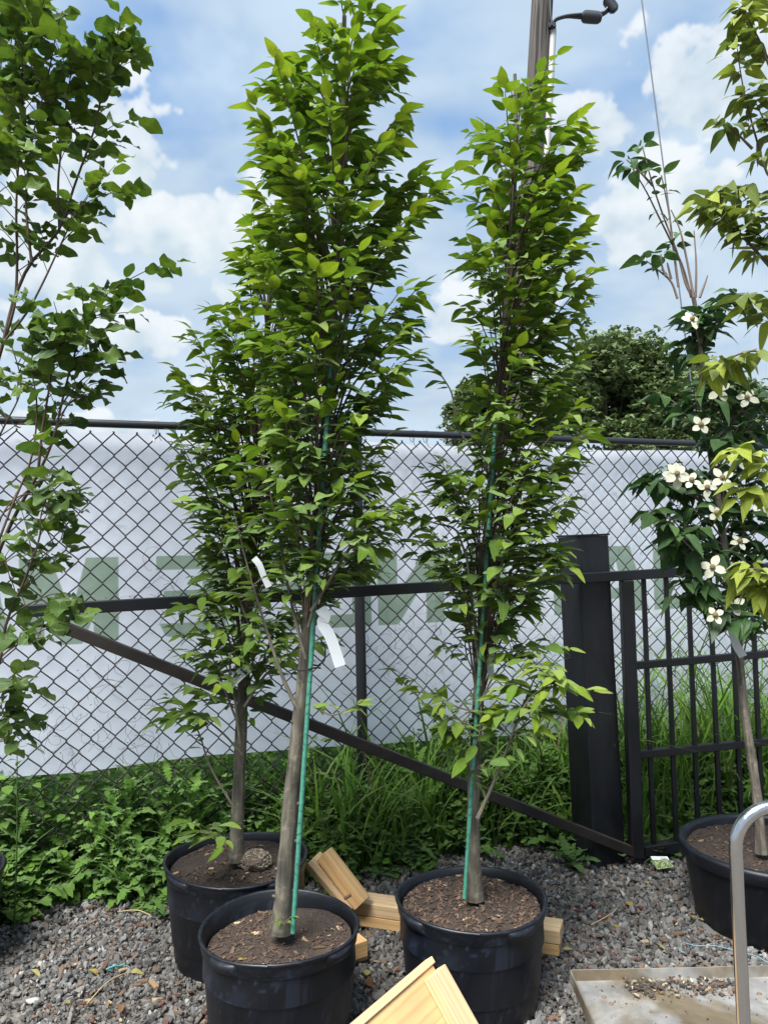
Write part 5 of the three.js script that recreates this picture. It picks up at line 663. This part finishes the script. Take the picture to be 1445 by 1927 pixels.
// ---------- weeds and grass along the fence ----------
{
  const R = rng(909), gm = leafM(leafTexA, leafBumpA, 0.05, 0.45), blade = (() => { const P = [], U = [], I = [], N = 7; for (let j = 0; j <= N; j++) { const t = j / N, w = 0.5 * (1 - t * t * 0.97), y = t * (1 - 0.22 * t * t), z = 0.55 * t * t * t; for (const s of [-1, 0, 1]) { P.push(s * w * 0.013, y - (s ? 0 : 0.0), z + (s ? 0.003 : 0) * (1 - t)); U.push(0.5 + s * 0.5, t); } } for (let j = 0; j < N; j++) for (let s = 0; s < 2; s++) { const a = j * 3 + s, b = a + 3; I.push(a, a + 1, b, b, a + 1, b + 1); } const g = new THREE.BufferGeometry(); g.setAttribute('position', new THREE.Float32BufferAttribute(P, 3)); g.setAttribute('uv', new THREE.Float32BufferAttribute(U, 2)); g.setIndex(I); g.computeVertexNormals(); return g; })();
  const E = new THREE.Euler(), Q = new THREE.Quaternion(), green = (k, y = 0) => lin((0.095 + 0.075 * y) * k, (0.225 + 0.10 * y) * k, (0.022 + 0.008 * y) * k);
  const tall = (x) => 0.34 + 0.34 * smooth(-0.8, -0.1, x) + 0.26 * smooth(0.2, 1.5, x);
  const gl = [];
  for (let i = 0; i < 9500; i++) {
    const x = rr(R, -2.6, 3.0), ez = edgeZ(x), fz = fenceZ(x), back = R() < 0.42, z = back ? fz - 0.1 - R() * 1.9 : ez - 0.04 - Math.pow(R(), 0.8) * (ez - fz - 0.06 + 0.02); const dx = ez - z, cl = fbm(x * 4, 1, z * 4, 3);
    let h = (tall(x) * (0.25 + 0.95 * R() * R() + 0.15 * R()) + 0.08) * smooth(-0.1, 0.32, dx) * (0.6 + 0.8 * cl) + 0.05; if (R() < 0.12 && x > -0.3) h *= 1.3; 
    if (Math.abs(z - fz) < 0.07 && !back) continue;
    E.set(rr(R, -0.25, 0.25), R() * 6.3, rr(R, -0.25, 0.25)); Q.setFromEuler(E); const dry = R() < 0.035, k = rr(R, 0.75, 1.3);
    gl.push({ m: new THREE.Matrix4().compose(V(x, 0, z), Q, V(rr(R, 0.6, 1.5), h, h * rr(R, 0.3, 1.5))), c: dry ? lin(0.3, 0.24, 0.13) : green(k * 1.25, R()) });
  }
  tag(copies('tall_grass', blade, gm, gl, scene), 'tall green grass growing along both sides of the chain link fence', 'grass', null, 'stuff');
  // seed stalks
  const ovate = leafGeo({ w: 0.36, wide: 0.42, tip: 0.8, N: 4, fold: 0.18, curl: 0.15, wave: 0.03, seed: 3 }), round = leafGeo({ w: 0.45, wide: 0.55, tip: 0.45, N: 4, fold: 0.12, curl: 0.08, wave: 0.03, seed: 8 });
  const cover = [[], []];
  for (let i = 0; i < 74000; i++) {
    const x = rr(R, -2.3, 2.4), ez = edgeZ(x), fz = fenceZ(x), q = R(), z = q < 0.68 ? ez + 0.10 - Math.pow(R(), 0.85) * (ez - fz + 0.10) : fz - R() * 1.7, dx = ez - z; const cl = fbm(x * 3.2 + 4, 2, z * 3.2, 3), cl2 = fbm(x * 9 + 4, 6, z * 9, 2);
    if (dx < 0.04 && cl2 < 0.52 + (0.04 - dx) * 1.2) continue; if (cl2 < 0.33) continue;
    const H = (0.05 + 0.46 * Math.pow(cl, 1.5)) * smooth(-0.08, 0.3, dx) + 0.02 + (q >= 0.68 ? 0.24 : 0); const y = 0.01 + H * Math.pow(R(), 0.65);
    const a = R() * 6.3, kind = fbm(x * 2 + 1, 3, z * 2 + 8, 2) > 0.5 ? 0 : 1, d = V(Math.cos(a), rr(R, -0.5, 0.45), Math.sin(a) + 0.25), l = leafAt(V(x, y, z), d, R, (kind ? 0.03 : 0.042) * rr(R, 0.6, 1.35), 0, 0.6), k = rr(R, 0.7, 1.3);
    cover[kind].push({ m: basisM(l.p, l.side, l.n, l.d, l.len * l.w, l.len * l.y, l.len), c: green(k, R() * 0.9) });
  }
  tag(copies('ground_cover', ovate, gm, cover[0], scene), 'low leafy green weeds matted along the foot of the fence', 'weeds', 'weeds along the fence', 'stuff');
  tag(copies('ground_cover', round, gm, cover[1], scene), 'low leafy green weeds matted along the foot of the fence', 'weeds', 'weeds along the fence', 'stuff');
  // thistle-like plants with long lobed leaves
  const lobed = (() => { const P = [], U = [], I = [], N = 16; for (let j = 0; j <= N; j++) { const t = j / N, tooth = j % 2 ? 1 : 0.42, w = 0.17 * Math.sin(Math.PI * Math.pow(t, 0.75) * 0.97 + 0.04) * (t > 0.86 ? 1 : tooth) + 0.008, y = 0.5 * t - 0.42 * t * t * t; for (const s of [-1, 0, 1]) { P.push(s * w, y + (s ? 0.03 * Math.sin(j * 2.1 + s) + 0.2 * w : 0), t * 0.92 - (s && j % 2 ? 0.035 : 0)); U.push(0.5 + s * 0.5, t); } } for (let j = 0; j < N; j++) for (let s = 0; s < 2; s++) { const a = j * 3 + s, b = a + 3; I.push(a, b, a + 1, b, b + 1, a + 1); } const g = new THREE.BufferGeometry(); g.setAttribute('position', new THREE.Float32BufferAttribute(P, 3)); g.setAttribute('uv', new THREE.Float32BufferAttribute(U, 2)); g.setIndex(I); g.computeVertexNormals(); return g; })();
  const lb = [];
  for (let i = 0; i < 210; i++) {
    const left = i < 150, x = left ? rr(R, -1.75, -0.25) : rr(R, -0.2, 2.0), ez = edgeZ(x), z = ez - 0.02 - R() * 0.34, hgt = rr(R, 0.05, 0.42) * smooth(-0.05, 0.25, ez - z), n = 8 + Math.floor(R() * 7);
    for (let k = 0; k < n; k++) { const t = k / n, a = k * 2.4 + R(), len = rr(R, 0.09, 0.22) * (1 - 0.35 * t), up = rr(R, 0.0, 0.7) * (0.4 + t); E.set(-up, a, rr(R, -0.3, 0.3), 'YXZ'); Q.setFromEuler(E); const c = green(rr(R, 0.8, 1.3), 0.3 + 0.7 * R()); c.b *= 1.5; lb.push({ m: new THREE.Matrix4().compose(V(x, 0.01 + hgt * t, z), Q, V(len, len * rr(R, 0.5, 1.4), len)), c }); }
  }
  tag(copies('lobed_weeds', lobed, gm, lb, scene), 'jagged leaved weeds standing at the edge of the gravel', 'weeds', null, 'stuff');
  // single plants one can pick out
  function rosette(label, p, n, len, seed) { const Rk = rng(seed), t = thing('dandelion_plant', label, 'plant', p); for (let k = 0; k < n; k++) { const a = k / n * 6.283 + rr(Rk, -0.3, 0.3), L = len * rr(Rk, 0.7, 1.15), m = part('leaf', lobed, leafM1, t); m.rotation.order = 'YXZ'; m.rotation.set(-rr(Rk, -0.05, 0.6), a, rr(Rk, -0.2, 0.2)); m.scale.set(L * 1.1, L * rr(Rk, 0.5, 1), L); m.position.y = 0.012; } }
  const leafM1 = leafM(leafTexA, leafBumpA, 0.2, 0.34, lin(0.085, 0.185, 0.035));
  rosette('dandelion with long jagged leaves on the gravel before the gate post', flat([0.721, 0, -3.19]), 9, 0.16, 5);
  rosette('small jagged weed beside the rear left pot on the gravel', flat([-0.82, 0, -2.8]), 6, 0.07, 6);
  rosette('jagged weed sprouting from the gravel between the timber and the middle pot', flat([-0.055, 0, -3.115]), 7, 0.09, 8);
  const vineM = leafM(leafTexD, leafBumpD, 0.2, 0.34, lin(0.075, 0.17, 0.03));
  function trailing(label, p, seed) { const Rk = rng(seed), t = thing('trailing_weed', label, 'plant', p); for (let k = 0; k < 26; k++) { const a = Rk() * 6.3, r = 0.11 * Math.sqrt(Rk()), m = part('leaf', ovate, vineM, t); m.position.set(Math.cos(a) * r * 1.4, 0.015 + Rk() * 0.055, Math.sin(a) * r); m.rotation.order = 'YXZ'; m.rotation.set(rr(Rk, -0.5, 0.3), Rk() * 6.3, rr(Rk, -0.4, 0.4)); m.scale.setScalar(0.038 * rr(Rk, 0.7, 1.3)); const st = part('stem', tube([[0, 0.004, 0], [m.position.x * 0.5, m.position.y * 0.9 + 0.01, m.position.z * 0.5], m.position.toArray()], 0.0009, 0.0007, 5, 4), M.twig, t); } }
  trailing('low trailing weed under the lower corner of the gate', flat([0.973, 0, -3.252]), 4);
  trailing('low trailing weed between the gate rail and the tub', flat([1.124, 0, -3.276]), 12);
  // upright weed at far left
  { const p = [-1.32, 0.508, -2.75], b = V(p[0], 0, p[2]), t = thing('upright_weed', 'single upright weed with narrow leaves against the banner at far left', 'plant', b.toArray()); const top = V([-1.311, 0.65, -2.75]).sub(b); part('stem', tube([[0, 0, 0], [0.01, top.y * 0.5, 0], top.toArray()], 0.004, 0.0015, 8, 6), leafM1, t); for (let k = 0; k < 22; k++) { const y = top.y * (0.35 + 0.65 * k / 21), a = k * 2.4, m = part('leaf', HORN.geos[k % 4], vineM, t); m.position.set(0.006, y, 0); m.rotation.order = 'YXZ'; m.rotation.set(-0.5, a, 0); m.scale.set(0.03, 0.05, 0.075 * (1.1 - k / 30)); } }
}

// ---------- small litter ----------
{
  const R = rng(313), dryM = [leafM(leafTexA, leafBumpA, 0.05, 0.2, lin(0.42, 0.33, 0.06)), leafM(leafTexA, leafBumpA, 0.05, 0.2, lin(0.26, 0.13, 0.06)), leafM(leafTexA, leafBumpA, 0.05, 0.2, lin(0.45, 0.40, 0.15))];
  const fall = [[1.023, 0, -2.714], [1.061, 0, -2.762], [1.043, 0, -2.687], [0.67, 0, -3.014], [0.798, 0, -2.52], [0.852, 0, -2.495], [0.74, 0, -2.653], [0.663, 0, -2.582], [-1.126, 0, -2.46], [-0.945, 0, -2.453], [-0.947, 0, -2.533], [-0.812, 0, -2.436], [-0.952, 0, -2.281], [-0.067, 0, -2.327], [-0.084, 0, -2.383], [-1.227, 0, -2.568], [-0.781, 0, -2.262], [0.961, 0, -2.99], [0.846, 0, -2.789], [0.438, 0, -2.28], [0.537, 0, -2.509]];
  const spots = ['yellow fallen leaf against the foot of the wide tub', 'brown fallen leaf just above the yellow one beside the wide tub', 'straw coloured leaf nearest the handle beside the wide tub', 'yellow leaf on the gravel left of the dandelion before the gate post', 'brown leaf on the gravel just behind the cart tray', 'straw coloured leaf right of the brown one behind the cart tray', 'yellow leaf beside the forked straw on the gravel', 'brown leaf on the gravel between timber end and cart', 'straw coloured leaf on the gravel near the left picture edge', 'yellow leaf left of the teal twine scrap', 'brown leaf above the teal twine scrap', 'straw coloured leaf right of the teal twine scrap', 'yellow leaf lowest on the gravel left of the front pot', 'brown leaf on the shaded gravel between the two front pots', 'straw coloured leaf beside the brown one between the two front pots', 'yellow leaf at the far left edge below the weeds', 'brown leaf close to the front pot at lower left', "straw coloured leaf on the gravel below the gate's lower corner", 'yellow leaf midway between the gate and the cart', "brown leaf on the gravel right of the middle pot's foot", 'straw coloured leaf beside the timber end right of the middle pot'];
  fall.forEach((p, k) => { const m = part('fallen_leaf', HORN.geos[k % 4], dryM[k % 3], scene); m.position.set(p[0], 0.022, p[2]); m.rotation.order = 'YXZ'; m.rotation.set(rr(R, -0.4, 0.2), R() * 6.3, rr(R, -0.5, 0.5)); m.scale.setScalar(rr(R, 0.025, 0.048)); tag(m, spots[k], 'leaf', 'leaves fallen on the gravel'); });
  [[[-0.153, 0.266, -2.287], 'yellow fallen leaf on the soil of the front pot near its rim'], [[-0.398, 0.262, -2.02], 'yellow scrap of leaf at the near edge of the front pot soil']].forEach(([p, l], k) => { const m = part('fallen_leaf', HORN.geos[k], dryM[0], scene); m.position.set(p[0], p[1], p[2]); m.rotation.set(0.1, k + 1, 0.1); m.scale.setScalar(0.018); tag(m, l, 'leaf'); });
  const twigs = [[[0.562, 0, -2.698], [0.636, 0, -2.563], [0.696, 0, -2.433], 'thin reddish twig lying on the gravel left of the cart'], [[-0.881, 0, -2.273], [-0.855, 0, -2.371], [-0.814, 0, -2.442], 'pale dry stem on the gravel at lower left'], [[-0.864, 0, -2.81], [-0.915, 0, -2.832], [-0.992, 0, -2.844], 'tan dry stem lying left of the rear pot'], [[0.667, 0, -2.667], [0.752, 0, -2.726], [0.803, 0, -2.803], 'pale forked straw on the gravel before the gate']];
  for (const [a, b, c, l] of twigs) tag(part('dry_stem', tube([[a[0], 0.02, a[2]], [b[0], 0.028, b[2]], [c[0], 0.02, c[2]]], 0.0022, 0.0014, 10, 5), S(l.includes('red') ? lin(0.13, 0.07, 0.06) : lin(0.42, 0.32, 0.19)), scene), l, 'stem');
  const wc = part('wood_chunk', block(0.05, 0.01, 0.016, 0.003), S(lin(0.26, 0.17, 0.10), { roughness: 0.85 }), scene); const q = [-0.718, 0, -2.366]; wc.position.set(q[0], 0.02, q[2]); wc.rotation.y = -0.9; tag(wc, 'tan wood chip lying left of the front pot', 'wood chip');
  // plastic twine
  const tw = [[0.825, 0.151, -2.2], [0.808, 0.159, -2.2], [0.811, 0.167, -2.2], [0.869, 0.154, -2.2], [0.928, 0.147, -2.2], [0.987, 0.13, -2.2], [1.037, 0.115, -2.2]]; const tp = [[0.897, 0, -2.474], [0.918, 0, -2.518], [0.96, 0, -2.513], [1.012, 0, -2.498], [1.082, 0, -2.466], [1.113, 0, -2.428], [1.133, 0, -2.403]].map((p, k) => [p[0], 0.022 + 0.006 * (k % 2), p[2]]);
  tag(part('twine', tube(tp, 0.0016, 0.0016, 40, 5), S(lin(0.16, 0.27, 0.32), { roughness: 0.7 }), scene), 'pale blue plastic twine lying behind the cart', 'twine');
  const t2 = [[-0.889, 0, -2.445], [-0.869, 0, -2.456], [-0.851, 0, -2.467], [-0.84, 0, -2.473]].map((p, k) => [p[0], 0.024 + 0.004 * (k % 2), p[2]]); tag(part('twine', tube(t2, 0.004, 0.003, 12, 5), S(lin(0.04, 0.26, 0.25), { roughness: 0.6 }), scene), 'short frayed scrap of teal twine on the gravel', 'twine');
  // discarded plant label
  const lt = thing('plant_label', 'printed plastic plant label lying on the gravel near the tub', 'label', flat([1.072, 0, -3.119]), 0.25); const cv = document.createElement('canvas'); cv.width = 128; cv.height = 64; const c = cv.getContext('2d'); c.fillStyle = '#54683c'; c.fillRect(0, 0, 128, 64); for (let k = 0; k < 300; k++) { c.fillStyle = ['#b9bd8c', '#39502c', '#8d9d5c', '#d3d2b8'][k % 4]; c.fillRect(R() * 128, R() * 64, 2 + R() * 5, 2 + R() * 5); } const ct = new THREE.CanvasTexture(cv); ct.colorSpace = THREE.SRGBColorSpace;
  part('sheet', new THREE.BoxGeometry(0.075, 0.0012, 0.05).rotateX(0.3).translate(-0.01, 0.035, 0.012), S(0xffffff, { map: ct, roughness: 0.35 }), lt);
  const cv2 = document.createElement('canvas'); cv2.width = 128; cv2.height = 24; const d = cv2.getContext('2d'); d.fillStyle = '#f2f4f4'; d.fillRect(0, 0, 128, 24); d.fillStyle = '#222'; for (let x = 62; x < 112; x += 3 + R() * 4) d.fillRect(x, 6, 1.6, 12); for (let x = 10; x < 50; x += 7) d.fillRect(x, 10, 5, 4); const c2 = new THREE.CanvasTexture(cv2); c2.colorSpace = THREE.SRGBColorSpace;
  part('label_strip', new THREE.BoxGeometry(0.075, 0.002, 0.016).rotateX(0.5).rotateZ(-0.12).translate(0.0, 0.045, -0.018), S(0xffffff, { map: c2, roughness: 0.4 }), lt);
  const pb = part('pebble', stoneGeo(55), S(lin(0.27, 0.265, 0.25), { roughness: 0.9 }), scene); const pp = [-1.051, 0, -2.303]; pb.position.set(pp[0], 0.014, pp[2]); pb.scale.set(0.024, 0.018, 0.016); tag(pb, 'large pale pebble lying on the gravel at lower left', 'pebble');
}

renderer.render(scene, camera);
